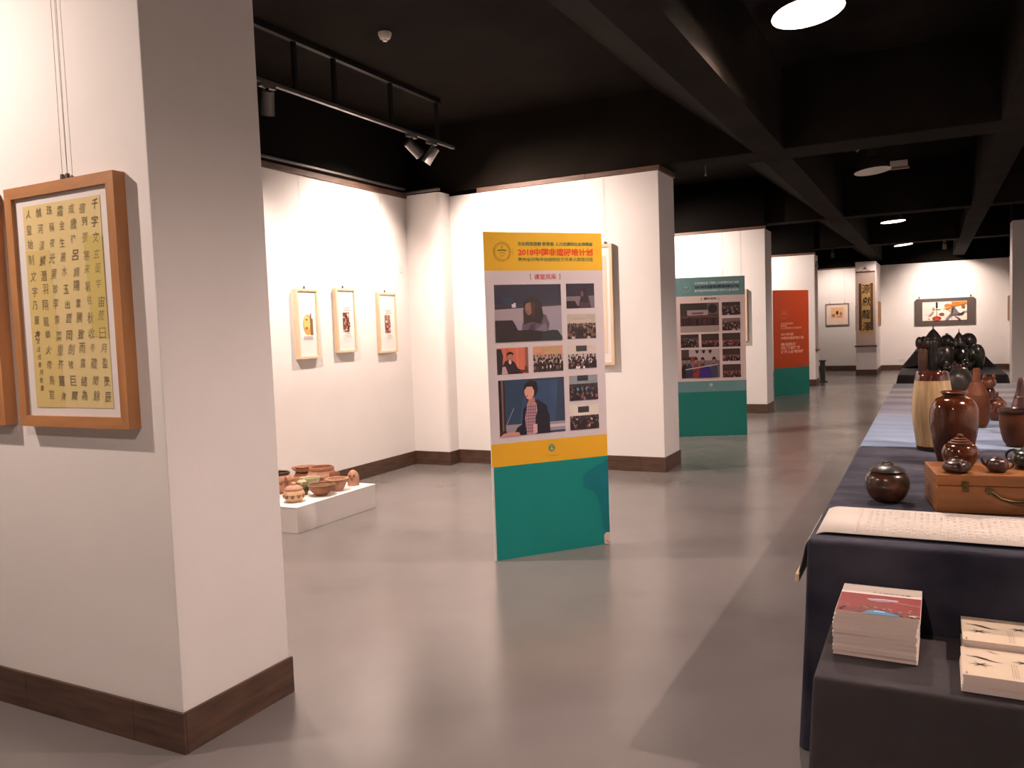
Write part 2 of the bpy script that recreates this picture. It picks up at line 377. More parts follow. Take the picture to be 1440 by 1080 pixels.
SP = {}
def spotlight(label, loc, aim, energy, cone=75, size=.04, group=None, blend=1, col=WARM):
    """track spot: adapter, yoke, can and lens, with its own lamp"""
    t = thing('track_spotlight', label, 'spotlight', loc, 0, group)
    d = (Vector(aim) - Vector(loc)).normalized()
    bm = bmesh.new(); bx(bm, -.022, .022, -.075, .075, 0, .03, .004); from_bm('adapter', bm, M_metal_grey, t)
    bm = bmesh.new(); tube(bm, [(0, 0, 0), (0, 0, -.045)], .012, 8); from_bm('stem', bm, M_metal_dark, t)
    q = d.to_track_quat('-Z', 'Y').to_euler()
    bm = bmesh.new(); lathe(bm, [(0, .07), (.035, .07), (.045, .06), (.05, -.10), (.053, -.11), (.047, -.11), (.044, -.08), (0, -.075)], 24)
    c = from_bm('can', bm, M_metal_grey, t, smooth=True); c.location = (0, 0, -.085); c.rotation_euler = q
    bm = bmesh.new(); lathe(bm, [(0, -.078), (.042, -.078), (.042, -.07), (0, -.07)], 20)
    l = from_bm('lens', bm, M_bulb, c)
    li = light('lamp_light', 'SPOT', (0, 0, 0), energy * SPOT_W, col, t, d, size, cone, blend)
    li.location = Vector((0, 0, -.085)) + d * .13
    return t
def track(label, x, y0, y1, z=3.40, step=.62, posts=None):
    t = thing('lighting_track', label, 'track', (x, 0, 0))
    box('upper_rail', -.022, .022, y0, y1, 3.80, 3.85, M_metal_dark, t, .003)
    box('lower_rail', -.018, .018, y0, y1 + .25, z, z + .03, M_metal_grey, t, .003)
    for y in (posts or [y0 + .2 + i * step for i in range(int((y1 - y0 - .2) / step) + 1)]): box('post', -.016, .016, y - .016, y + .016, z + .03, 3.80, M_metal_dark, t)
    return t
track('dark lighting track hung from the ceiling before the left wall', -4.4, 2.6, 7.12, posts=[2.9, 3.4, 4.0, 4.5, 5.01, 5.484, 6.28, 7.064])
track('dark lighting track in the bay before the calligraphy frames', -4.0, -1.8, 1.6)
track('dark lighting track in the bay with the slate-blue photo board', -4.4, 9.0, 13.3)
track('dark lighting track in the bay with the orange-red board', -4.4, 14.6, 19.2)
track('short lighting track before the back wall', .3, 22.9, 24.2)
spotlight('grey track spotlight aimed at the middle partition', (-4.4, 6.60, 3.37), (-3.75, 8.0, 2.2), 170, 108)
spotlight('grey track spotlight at the track end aimed at the left wall', (-4.4, 6.95, 3.37), (-5.33, 6.65, 2.1), 125, 118)
spotlight('grey track spotlight beside the white near wall', (-4.4, 4.70, 3.37), (-5.2, 5.3, .8), 130, 115)
spotlight('grey track spotlight hidden behind the white near wall', (-4.4, 3.75, 3.37), (-2.6, 4.2, .3), 130, 110)
spotlight('grey track spotlight aimed at the calligraphy frames', (-4.0, .75, 3.37), (-3.05, 2.0, 1.5), 84, 125)
spotlight('grey track spotlight aimed at the partition behind the slate-blue board', (-4.4, 12.3, 3.37), (-3.6, 13.66, 2.2), 170, 108)
spotlight('added grey track spotlight brightening the face of the slate-blue board', (-4.4, 9.15, 3.37), (-2.7, 10.75, .9), 210, 95)  # unseen spot, added to brighten the board front
spotlight('grey track spotlight aimed at the partition behind the orange-red board', (-4.4, 18.3, 3.37), (-3.3, 19.49, 2.2), 160, 108)
spotlight('grey track spotlight aimed at the wide lotus painting', (.3, 23.7, 3.37), (.33, 25.2, 1.9), 135, 105)
spotlight('grey track spotlight aimed at the small framed picture by the back column', (-2.4, 23.9, 3.37), (-2.4, 25.2, 1.7), 60, 105)

# smoke detector and small ceiling fittings
t = thing('smoke_detector', 'small white smoke detector fixed to the black ceiling', 'detector', (-3.776, 5.353, 3.85))
bm = bmesh.new(); lathe(bm, [(0, 0), (.052, 0), (.052, -.018), (.04, -.045), (.024, -.055), (0, -.055)], 24); from_bm('body', bm, M_plastic, t, smooth=True)
bm = bmesh.new(); lathe(bm, [(0, -.055), (.02, -.055), (.017, -.066), (0, -.066)], 16); from_bm('sensor', bm, M_matboard, t, smooth=True)
t = thing('exit_light_box', 'small pale emergency light box hung beside the unlit lamp', 'sign', (-.37, 11.9, 3.42))
box('housing', -.11, .10, -.03, .03, .03, .11, M_plastic, t, .006); box('lower_tray', -.13, .12, -.035, .035, 0, .028, mat('pinkish_tray', (.35, .22, .17), .5), t, .005)
bm = bmesh.new(); tube(bm, [(-.08, 0, .11), (-.08, 0, .44)], .004, 6); tube(bm, [(.08, 0, .11), (.08, 0, .44)], .004, 6); from_bm('hanger', bm, M_metal_dark, t)
t = thing('ceiling_hook', 'small metal rod hanging under the black beam past the middle partition', 'hook', (-2.03, 8.35, 3.1))
bm = bmesh.new(); tube(bm, [(0, 0, .0), (0, 0, -.085)], .006, 8); from_bm('rod', bm, M_metal_silver, t)
bm = bmesh.new(); lathe(bm, [(0, -.085), (.012, -.085), (.012, -.105), (0, -.108)], 10); from_bm('nut', bm, M_metal_silver, t)

# ================================================================ PICTURES
def frame_bm(w, h, bar, depth, back=.0):
    bm = bmesh.new(); o = [(-w / 2, -h / 2), (w / 2, -h / 2), (w / 2, h / 2), (-w / 2, h / 2)]; i = [(-w / 2 + bar, -h / 2 + bar), (w / 2 - bar, -h / 2 + bar), (w / 2 - bar, h / 2 - bar), (-w / 2 + bar, h / 2 - bar)]
    return bm, o, i
def rails(parent, w, h, bar, depth, mv, mh):
    for k in range(4):
        bm, o, i = frame_bm(w, h, bar, depth); a, b = k, (k + 1) % 4
        q = [o[a], o[b], i[b], i[a]]; lo = [bm.verts.new((x, 0, z)) for x, z in q]; hi = [bm.verts.new((x, -depth, z)) for x, z in q]
        for n in range(4): bm.faces.new((lo[n], lo[(n + 1) % 4], hi[(n + 1) % 4], hi[n]))
        bm.faces.new(lo[::-1]); bm.faces.new(hi)
        from_bm('frame_rail', bm, mh if k % 2 == 0 else mv, parent)
def picture(label, loc, rotz, w, h, bar, depth, mv, mh, wires=(0,), wire_top=None, group=None, recess=.014, glass=True, name='framed_picture'):
    t = thing(name, label, 'picture', loc, rotz, group)
    rails(t, w, h, bar, depth, mv, mh)
    box('mount_board', -w / 2 + bar * .5, w / 2 - bar * .5, -depth + recess, -.004, -h / 2 + bar * .5, h / 2 - bar * .5, M_matboard, t)
    if glass:
        gb = bmesh.new(); gy = -depth + recess - .006; gx, gz = w / 2 - bar * .7, h / 2 - bar * .7
        gb.faces.new([gb.verts.new(q) for q in ((-gx, gy, -gz), (gx, gy, -gz), (gx, gy, gz), (-gx, gy, gz))])
        me = bpy.data.meshes.new('glass_pane'); gb.to_mesh(me); gb.free(); me.materials.append(M_glass); link(bpy.data.objects.new('glass_pane', me), t)
    if wire_top:
        for x in wires:
            bm = bmesh.new(); tube(bm, [(x, -.012, h / 2), (x, -.008, wire_top - loc[2])], .0009, 6); lathe(bm, [(0, h / 2 + .0), (.010, h / 2), (.008, h / 2 + .028), (0, h / 2 + .03)], 8, x, -.012)
            from_bm('hanging_wire', bm, M_metal_grey, t)
    return t, -depth + recess - .001
INK = (.19, .145, .085)
# calligraphy frame on the near wall
t, y = picture('honey wood frame with brush calligraphy on yellowed paper on the near white wall', (-2.872, 1.99, 1.656), 0, .636, .918, .042, .05, M_oak, M_oak_h, (-.01, .02), 3.05, 'calligraphy frames on the near wall')
paper = Print(y, .0006); paper.rect(-.225, -.385, .225, .385, rgb(226, 205, 148))
paper.poly([(-.225, -.385), (-.05, -.385), (-.08, .21), (-.225, .215)], rgb(219, 196, 128)); paper.poly([(.135, -.12), (.225, -.13), (.225, .24), (.12, .25)], rgb(212, 192, 112))  # yellower lower areas leave the top pale, painting in glare from the glass
paper.build('paper_sheet', t, M_ink_matte, 'yellowed paper sheet with glass glare put into its colour')
cols = ['千字文玄黃宇宙荒日月盈昃辰', '宿列張寒來暑往秋收冬藏閏餘', '成歲律呂調陽雲騰致雨露結為', '霜金生麗水玉出崑岡劍號巨闕', '珠稱夜光果珍李柰菜重芥薑海', '鹹河淡鱗潛羽翔龍師火帝鳥官', '人皇始制文字乃服衣裳推位讓']
rnd = random.Random(5)
for ci, s in enumerate(cols):
    for ri, ch in enumerate(s):
        if ci == 6 and ri > 8: break
        cal = Print(y - .002, .0)
        k = rnd.uniform(.85, 1.15)
        cal.text(ch, .195 - ci * .064 + rnd.uniform(-.005, .005), .352 - ri * .0575 + rnd.uniform(-.006, .006), .031 * k, .035 * k, INK, rnd.uniform(-.012, .004), rnd.uniform(-.05, .3), up=False)
        cal.build('brush_character', t, M_ink_matte)
cal = Print(y - .002, 0)
for ri, ch in enumerate('歲次戊戌春月敬書'): cal.text(ch, -.185 + rnd.uniform(-.003, .003), -.10 - ri * .03, .02, .021, INK, .0, .2, up=False)
cal.build('brush_signature', t, M_ink_matte)
t, y = picture('honey wood calligraphy frame cut off beside the larger view of its twin', (-3.29 - .318, 1.99, 1.656), 0, .636, .918, .042, .05, M_oak, M_oak_h, (-.01, .02), 3.05, 'calligraphy frames on the near wall')
t['label'] = 'honey wood calligraphy frame on the near white wall, away from the wall end'
pp = Print(y, .0006); pp.rect(-.225, -.385, .225, .385, rgb(226, 205, 148))
for ci in range(6):
    for ri in range(12): pp.text('天地人和山水清風明月花鳥'[(ri + ci * 5) % 12], .19 - ci * .07, .35 - ri * .06, .034, .038, INK, 0, .1, up=False)
pp.build('paper_sheet', t, M_ink_matte)
tag(box('label_card', -3.345, -3.285, 1.986, 1.9895, 1.165, 1.188, M_matboard), 'tiny white caption card under the calligraphy frame', 'label')

# three small pale frames on the left wall
def small(label, yc, zc, w, h, art):
    t, y = picture(label, (XL, yc, zc), R(90), w, h, .022, .045, M_pale, M_pale, (0,), 3.05, 'small pale frames on the left wall', .012)
    p = Print(y, .0006); art(p); p.build('print', t); return t
def art1(p):
    p.rect(-.085, -.14, .085, .14, rgb(250, 244, 240))
    p.ell(0, -.01, .07, .10, rgb(206, 160, 70)); p.ell(-.012, .01, .045, .07, rgb(235, 196, 110)); p.rect(.03, -.11, .07, .05, rgb(120, 92, 40)); p.rect(.035, .05, .05, .10, rgb(60, 48, 34)); p.ell(-.02, .04, .015, .01, rgb(140, 100, 40)); p.ell(-.02, -.04, .02, .012, rgb(150, 100, 40))
    for k in range(3): p.rect(-.07, -.125 - k * .012, .06, -.12 - k * .012, rgb(130, 110, 110))
def artp(seed, c0):
    def f(p):
        r = random.Random(seed); p.rect(-.05, -.115, .05, .08, c0)
        for _ in range(26):
            x, z = r.uniform(-.042, .042), r.uniform(-.105, .07)
            p.ell(x, z, r.uniform(.006, .018), r.uniform(.008, .022), r.choice([rgb(190, 120, 100), rgb(235, 205, 190), rgb(70, 42, 40), rgb(140, 70, 60), rgb(210, 160, 120)]), 8)
        for z in (.13, .115, .1, -.14, -.155, -.17): p.rect(-.06 + r.uniform(0, .03), z, .06 - r.uniform(0, .02), z + .004, rgb(100, 90, 90))
    return f
small('narrow pale frame showing a yellow round ornament on the left wall', 6.03, 1.638, .30, .665, art1)
small('narrow pale frame with a small dark red photograph, between two others on the left wall', 6.605, 1.668, .305, .65, artp(3, rgb(110, 60, 55)))
small('narrow pale frame with a grey-pink photograph beside the corner column', 7.315, 1.64, .325, .655, artp(8, rgb(150, 100, 95)))
tag(box('wall_switch', -.03, .03, -.008, 0, -.04, .04, M_plastic, None, .003, (XL, 7.66, 2.24), R(90)), 'small white switch plate high on the left wall by the corner', 'switch')
tag(box('wall_socket', -.08, .08, -.008, 0, -.035, .035, M_plastic, None, .003, (-.74, 25.2, .285)), 'white socket plate low on the back wall', 'socket')
# frames on the middle and further partitions, half hidden by the boards
def sheet(t, y, w, h, c):
    p = Print(y, .0006); p.rect(-w, -h, w, h, c)
    r = random.Random(int(w * 1000)); 
    for _ in range(14): p.ell(r.uniform(-w * .7, w * .7), r.uniform(-h * .7, h * .7), r.uniform(.01, .06), r.uniform(.01, .06), (r.uniform(.1, .6), r.uniform(.1, .4), r.uniform(.08, .3)), 10)
    p.build('print', t)
t, y = picture('tall pale frame on the middle partition peeking out beside the yellow-topped board', (-3.16, 8.015, 1.735), 0, .48, 1.25, .03, .05, M_pale, M_pale, (-.155, .155), 3.05, 'tall pale frames on the middle partition'); sheet(t, y, .17, .5, rgb(225, 210, 190))
t, y = picture('tall pale frame on the middle partition wholly behind the yellow-topped board', (-4.135, 8.015, 1.735), 0, .48, 1.25, .03, .05, M_pale, M_pale, (-.17, .17), 3.05, 'tall pale frames on the middle partition'); sheet(t, y, .17, .5, rgb(225, 210, 190))
t, y = picture('pale frame on the partition behind the slate-blue photo board', (-2.93, 13.66, 1.62), 0, .5, .85, .03, .05, M_pale, M_pale, (-.15, .15), 3.0); sheet(t, y, .18, .33, rgb(225, 210, 190))
# back wall pictures
t, y = picture('grey-brown framed picture of a little bird on the back wall', (-2.415, 25.2, 1.63), 0, .63, .63, .025, .03, mat('grey_brown_frame', (.20, .15, .12), .5), MATS['grey_brown_frame'], (-.2, .2), 2.93)
p = Print(y, .001); p.rect(-.28, -.28, .28, .28, rgb(250, 225, 205)); p.rect(-.17, -.1, .17, .2, rgb(240, 195, 150)); p.ell(.0, .05, .035, .06, rgb(60, 50, 40)); p.ell(.1, .02, .03, .05, rgb(180, 110, 70)); p.ell(-.1, -.02, .05, .04, rgb(205, 140, 90)); p.ell(.06, -.06, .07, .03, rgb(220, 160, 120)); p.build('print', t)
t = thing('hanging_painting', 'wide painting of a lotus and red leaves on grey silk mount', 'painting', (.317, 25.2, 1.60))
bm = bmesh.new(); W2, H2, ch = .735, .365, .05
q = [(-W2, -H2), (W2, -H2), (W2, H2 - ch), (W2 - ch, H2), (-W2 + ch, H2), (-W2, H2 - ch)]
lo = [bm.verts.new((x, -.005, z)) for x, z in q]; hi = [bm.verts.new((x, -.03, z)) for x, z in q]
for n in range(6): bm.faces.new((lo[n], lo[(n + 1) % 6], hi[(n + 1) % 6], hi[n]))
bm.faces.new(lo[::-1]); bm.faces.new(hi); from_bm('silk_mount', bm, mat('grey_silk', (.085, .066, .058), .7, var=.15, scale=30), t)
p = Print(-.031, .0012); p.rect(-.54, -.24, .53, .27, rgb(238, 220, 208))
for k in range(5): p.stroke([(-.5, .22 - k * .07), (-.28, .22 - k * .07)], .006, rgb(205, 180, 168))
p.rect(-.215, .10, -.165, .26, rgb(40, 34, 30)); p.stroke([(-.19, .1), (-.19, -.18)], .012, rgb(45, 38, 34)); p.stroke([(-.3, .06), (-.1, .06)], [.006, .02], rgb(50, 44, 38)); p.ell(-.27, .08, .03, .05, rgb(150, 140, 130))
p.ell(-.19, -.18, .11, .06, rgb(158, 52, 32)); p.ell(-.19, -.205, .06, .04, rgb(190, 70, 46)); p.ell(-.38, -.19, .02, .012, rgb(150, 60, 50)); p.ell(-.07, -.07, .065, .04, rgb(120, 88, 70)); p.poly([(-.4, -.12), (-.3, .0), (-.25, .0), (-.33, -.11)], rgb(150, 142, 136))
p.poly([(.0, .15), (.17, .12), (.17, -.02), (.05, .06)], rgb(238, 170, 110)); p.ell(.08, .16, .09, .05, rgb(222, 120, 50)); p.poly([(.17, .26), (.52, .26), (.52, .19), (.38, .17), (.25, .13), (.17, .14)], rgb(222, 124, 40)); p.ell(.28, .21, .06, .03, rgb(235, 110, 60)); p.ell(.44, .13, .045, .05, rgb(120, 100, 60))
p.poly([(.17, .14), (.24, .12), (.33, -.03), (.43, -.08), (.3, -.1), (.2, -.09), (.05, -.22), (.15, -.03)], rgb(110, 104, 112)); p.stroke([(.17, -.22), (.17, .26)], .008, rgb(60, 44, 40)); p.stroke([(.2, .1), (.18, -.08)], [.04, .01], rgb(64, 52, 40)); p.stroke([(.3, -.1), (.4, -.08), (.45, -.03), (.53, -.01)], [.015, .05, .03, .015], rgb(44, 42, 44)); p.stroke([(.2, -.09), (.3, -.17), (.38, -.23)], [.01, .025, .03], rgb(70, 56, 66)); p.stroke([(-.03, .09), (.06, .07), (.15, .1)], .014, rgb(84, 60, 40)); p.poly([(.0, -.21), (.12, -.08), (.1, -.2)], rgb(140, 128, 138))
p.build('painted_sheet', t, M_ink_matte)
for x in (-.62, .62):
    bm = bmesh.new(); tube(bm, [(x, -.01, .36), (x, -.01, .43)], .008, 6); lathe(bm, [(0, .39), (.022, .4), (.022, .42), (0, .43)], 8, x, -.01); from_bm('hanging_clip', bm, M_metal_grey, t)
# hanging scroll on the back column
M_scroll = mat('beige_silk', (.56, .46, .40), .75, var=.08, scale=25)
def scroll(label, loc, rotz, w, h, chars=True):
    t = thing('hanging_scroll', label, 'scroll', loc, rotz)
    box('silk_mount', -w / 2, w / 2, -.012, -.006, -h, 0, M_scroll, t)
    for z, rr, ext in ((0, .014, .0), (-h, .024, .04)):
        bm = bmesh.new(); tube(bm, [(-w / 2 - ext, -.02, z), (w / 2 + ext, -.02, z)], rr, 10); from_bm('rod', bm, mat('dark_red_wood', (.10, .045, .04), .4), t)
    bm = bmesh.new(); tube(bm, [(-w * .3, -.012, .0), (0, -.01, .08), (w * .3, -.012, .0)], .005, 6); lathe(bm, [(0, .07), (.02, .075), (.02, .11), (0, .115)], 8, 0, -.01); from_bm('cord', bm, M_metal_grey, t)
    if chars:
        p = Print(-.0125, .0012); p.rect(-.14, -1.61, .17, -.32, rgb(196, 166, 104)); p.rect(-.16, -1.52, -.095, -.30, rgb(96, 62, 40)); p.rect(.115, -1.52, .18, -.30, rgb(96, 68, 40)); p.build('inner_panel', t, M_ink_matte)
        for i, c in enumerate('源獻龍澤'):
            q = Print(-.016, .001); q.text(c, .012 + (i % 2) * .012, -.45 - i * .325, .20, .24, (.03, .022, .012), .012, .08); q.build('brush_character', t, M_ink_matte)
    return t
scroll('hanging scroll with four large brush characters on the back column', (-1.525, 23.1, 2.70), 0, .46, 1.93)
scroll('narrow hanging scroll seen edge-on on the end of the distant partition', (-2.335, 20.0 - .27, 2.72), R(90), .42, 1.9, False)
# side-hung boards on the back column and right wall
for lab, loc, rz, c in (('brown wooden plaque on the right side of the back column', (-1.272, 24.2, 1.60), R(90), 0), ('brown wooden plaque on the far right wall', (1.82, 24.75, 1.62), R(-90), 0), ('dark green plaque on the left side of the back column', (-1.765, 23.9, 1.5), R(-90), 1)):
    t = thing('wall_plaque', lab, 'plaque', loc, rz); m = M_oak if not c else mat('dark_green_frame', (.05, .07, .055), .5)
    rails(t, .55, .66, .03, .045, m, m); box('panel', -.26, .26, -.035, -.003, -.315, .315, mat('brown_panel', (.22, .10, .045), .5) if not c else m, t)
t = thing('floor_stand', 'small dark olive stand on the floor by the distant partition', 'stand', (-2.33, 20.75, 0))
box('post', -.055, .055, -.05, .05, .03, .50, mat('dark_olive', (.055, .06, .045), .6), t, .01); box('top_plate', -.08, .08, -.07, .07, .50, .53, MATS['dark_olive'], t, .005); box('foot', -.10, .10, -.09, .09, 0, .03, MATS['dark_olive'], t, .005)

# ================================================================ EXHIBITION BOARDS
TEAL = rgb(14, 128, 120); TEAL_D = rgb(12, 108, 106); YEL = rgb(226, 178, 40); GREY = rgb(206, 196, 198); SLATE = rgb(104, 142, 144); TEAL2 = rgb(24, 118, 106); ORANGE = rgb(178, 66, 26)
M_board = mat('white_foam_board', (.70, .66, .64), .6)
def board(label, a, b, h):
    a = Vector((*a, 0)); b = Vector((*b, 0)); d = b - a; W = d.length
    t = thing('exhibition_board', label, 'board', a, math.atan2(d.y, d.x), None)
    box('panel', 0, W, 0, .012, 0.002, h, M_board, t, .001)
    # rear supports
    for x in (W * .25, W * .75):
        bm = bmesh.new(); tube(bm, [(x, .012, h * .62), (x, .36, .012)], .012, 8); tube(bm, [(x, .012, .03), (x, .36, .012)], .008, 8); from_bm('rear_strut', bm, M_metal_dark, t)
    return t, W
FS = -.0005
def flat(t, name, x0, z0, x1, z1, c, lift=0):
    p = Print(FS - lift, .0005); p.rect(x0, z0, x1, z1, c); return p.build(name, t)
def emblem(p, cx, cz, r, c, c2):
    p.ring(cx, cz, r, r * .05, c); p.ring(cx, cz, r * .82, r * .035, c, up=False)
    for k in range(18):
        a = R(k * 20); p.stroke([(cx + r * .86 * math.cos(a), cz + r * .86 * math.sin(a)), (cx + r * .95 * math.cos(a), cz + r * .95 * math.sin(a))], r * .05, c, False)
    p.stroke([(cx - r * .5, cz + r * .12), (cx, cz + r * .2), (cx + r * .5, cz + r * .12)], r * .14, c2); p.stroke([(cx - r * .35, cz - r * .18), (cx, cz - r * .05), (cx + r * .35, cz - r * .18)], r * .06, c, False); p.stroke([(cx - r * .2, cz - r * .42), (cx + r * .2, cz - r * .42)], r * .05, c, False); p.ell(cx, cz + r * .5, r * .12, r * .1, c, 8, False)
class Photo(Print):
    """print whose drawing coordinates run 0..1 inside a rectangle"""
    def __init__(s, x0, z0, x1, z1): super().__init__(FS - .0006, .0002); s.r = (x0, z0, x1 - x0, z1 - z0)
    def m(s, p): return (s.r[0] + max(0, min(1, p[0])) * s.r[2], s.r[1] + max(0, min(1, p[1])) * s.r[3])
    def P(s, pts, c): s.poly([s.m(p) for p in pts], c)
    def B(s, x0, z0, x1, z1, c): s.P([(x0, z0), (x1, z0), (x1, z1), (x0, z1)], c)
    def E(s, cx, cz, rx, rz, c, n=14, up=True): s.poly([s.m((cx + rx * math.cos(2 * math.pi * i / n), cz + rz * math.sin(2 * math.pi * i / n))) for i in range(n)], c, up)
def ph_woman(t, x0, z0, x1, z1):
    p = Photo(x0, z0, x1, z1); p.B(0, 0, 1, 1, rgb(48, 48, 62)); p.B(0, .6, 1, .66, rgb(58, 54, 62)); p.P([(0, .0), (1, .0), (1, .62), (0, .57)], rgb(150, 142, 152)); p.P([(.0, .36), (.4, .36), (.4, .58), (0, .56)], rgb(160, 146, 152))
    p.B(.25, .6, .31, .68, rgb(200, 196, 205)); p.B(.1, .66, .28, .78, rgb(44, 56, 76)); p.B(.42, .6, .7, .7, rgb(44, 40, 50))
    p.P([(.38, .1), (.4, .3), (.46, .44), (.62, .5), (.76, .46), (.81, .3), (.78, .1)], rgb(92, 82, 96)); p.P([(.46, .12), (.52, .3), (.6, .32), (.56, .1)], rgb(66, 58, 70)); p.P([(.6, .2), (.74, .32), (.78, .2), (.7, .1)], rgb(116, 106, 118))
    p.P([(.42, .3), (.42, .55), (.46, .74), (.55, .80), (.65, .76), (.7, .6), (.72, .44), (.68, .3), (.55, .34)], rgb(52, 42, 40)); p.E(.5, .58, .055, .12, rgb(132, 98, 86)); p.P([(.45, .66), (.56, .7), (.57, .76), (.48, .74)], rgb(48, 40, 40)); p.E(.485, .52, .02, .012, rgb(110, 66, 62)); p.P([(.53, .7), (.6, .66), (.58, .4), (.545, .4)], rgb(72, 50, 42))
    p.P([(0, .0), (0, .38), (.25, .38), (.29, .3), (.33, .2), (.5, .2), (.7, .17), (.7, 0)], rgb(42, 34, 36)); p.P([(.68, 0), (.7, .16), (.85, .19), (.93, .18), (1, .06), (1, 0)], rgb(46, 52, 54)); return p.build('photo_print', t)
def ph_woman2(t, x0, z0, x1, z1):
    p = Photo(x0, z0, x1, z1); p.B(0, 0, 1, 1, rgb(44, 38, 50)); p.P([(0, .0), (1, .0), (1, .5), (0, .48)], rgb(116, 102, 112)); p.P([(.42, 0), (.46, .3), (.55, .48), (.8, .45), (.88, 0)], rgb(66, 54, 62)); p.P([(.5, .25), (.5, .6), (.58, .82), (.7, .8), (.78, .5), (.76, .2)], rgb(40, 32, 36)); p.E(.56, .58, .05, .12, rgb(104, 76, 72)); p.P([(0, 0), (0, .3), (.3, .3), (.38, .12), (.5, .0)], rgb(36, 30, 34)); return p.build('photo_print', t)
def ph_crowd(t, x0, z0, x1, z1, seed, top, mid, dark, light_, n=60, horizon=.55, board_=None, strip=None):
    r = random.Random(seed); p = Photo(x0, z0, x1, z1); p.B(0, 0, 1, 1, mid); p.B(0, horizon, 1, 1, top)
    for k in range(4): p.B(r.uniform(0, .8), horizon, r.uniform(.8, 1), r.uniform(horizon + .1, 1), tuple(v * r.uniform(.8, 1.1) for v in top))
    if board_: p.B(.28, horizon + .12, .66, horizon + .36, board_)
    if strip: p.B(.15, .38, .85, .5, strip)
    p.n += 1
    for row in range(6):
        zz = horizon - .02 - row * horizon / 6.0
        for k in range(n // 6):
            x = (k + r.uniform(.1, .9)) / (n // 6); s_ = .018 + .009 * row * (.6 + horizon)
            c = r.choice([dark, dark, dark, dark, tuple(v * 1.5 for v in dark), tuple(v * 2 for v in dark), light_]); p.n += .02
            p.E(x, zz + r.uniform(-.03, .03) - s_, s_ * 1.3, s_ * 2.0, c, 8, False); p.n += .02
            p.E(x, zz + s_ * .9, s_ * .7, s_ * 1.1, r.choice([rgb(40, 30, 30), rgb(44, 34, 34), rgb(40, 30, 30), rgb(120, 84, 74)]), 7, False)
    return p.build('photo_print', t)
def ph_seated(t, x0, z0, x1, z1):
    p = Photo(x0, z0, x1, z1); p.B(0, 0, 1, 1, rgb(206, 112, 88)); p.B(.3, .0, .36, 1, rgb(190, 100, 80)); p.B(.62, .0, .67, 1, rgb(216, 130, 104)); p.B(.9, 0, 1, 1, rgb(150, 90, 80)); p.P([(0, 0), (0, .96), (.14, .96), (.2, .7), (.16, .2), (.2, 0)], rgb(42, 34, 40))
    p.P([(.14, 0), (.16, .3), (.26, .5), (.44, .55), (.56, .44), (.66, .2), (.8, .12), (.8, 0)], rgb(48, 34, 42)); p.P([(.14, 0), (.16, .28), (.26, .3), (.34, .0)], rgb(190, 160, 160)); p.E(.42, .66, .10, .16, rgb(176, 118, 96)); p.P([(.31, .66), (.32, .8), (.42, .86), (.52, .8), (.53, .7), (.47, .76), (.36, .74)], rgb(38, 26, 28)); p.P([(.36, .44), (.42, .36), (.46, .44), (.43, .54), (.38, .54)], rgb(220, 190, 180)); p.B(.7, .05, .98, .14, rgb(90, 50, 44)); p.E(.92, .2, .04, .1, rgb(90, 60, 40)); return p.build('photo_print', t)
def ph_speaker(t, x0, z0, x1, z1):
    p = Photo(x0, z0, x1, z1); p.B(0, 0, 1, 1, rgb(44, 62, 88)); p.P([(.3, .2), (1, .2), (1, .95), (.4, .95)], rgb(54, 74, 104)); p.P([(.85, .2), (1, .2), (1, .98), (.9, .98)], rgb(48, 62, 84)); p.B(0, .04, 1, .2, rgb(150, 138, 148)); p.B(.7, .1, 1, .15, rgb(196, 186, 190))
    p.B(0, 0, .04, 1, rgb(38, 28, 30)); p.B(.04, .1, .065, 1, rgb(120, 92, 84)); p.B(.065, .1, .09, 1, rgb(52, 38, 38)); p.B(.0, 0, .1, .1, rgb(60, 40, 40)); p.stroke([p.m((.1, .2)), p.m((.22, .5))], .004, rgb(150, 150, 160))
    p.P([(.2, 0), (.26, .14), (.34, .2), (.36, .46), (.46, .6), (.58, .62), (.7, .52), (.76, .3), (.76, .0)], rgb(32, 30, 44)); p.P([(.4, .0), (.38, .3), (.42, .56), (.5, .62), (.56, .55), (.58, .3), (.54, .0)], rgb(186, 150, 160))
    for k in range(6): p.stroke([p.m((.40 + k * .028, .02)), p.m((.41 + k * .026, .54))], .004, rgb(96, 46, 66), k == 0)
    for k in range(9): p.stroke([p.m((.395, .06 + k * .055)), p.m((.56, .06 + k * .055))], .004, rgb(110, 60, 80), k == 0)
    p.P([(.52, .02), (.54, .3), (.6, .55), (.72, .5), (.76, .02)], rgb(30, 28, 40)); p.B(.5, .02, .56, .18, rgb(214, 170, 170)); p.P([(.42, .56), (.45, .64), (.53, .66), (.54, .58), (.48, .52)], rgb(176, 124, 110)); p.E(.455, .77, .075, .14, rgb(206, 152, 134)); p.P([(.38, .8), (.4, .92), (.48, .98), (.57, .94), (.59, .8), (.55, .68), (.53, .78), (.5, .86), (.42, .86)], rgb(32, 22, 24)); p.E(.415, .69, .022, .012, rgb(150, 82, 76)); p.P([(.375, .76), (.395, .79), (.395, .72)], rgb(196, 142, 124)); p.P([(0, 0), (.05, .05), (.16, .07), (.28, .06), (.3, 0)], rgb(200, 140, 130)); return p.build('photo_print', t)

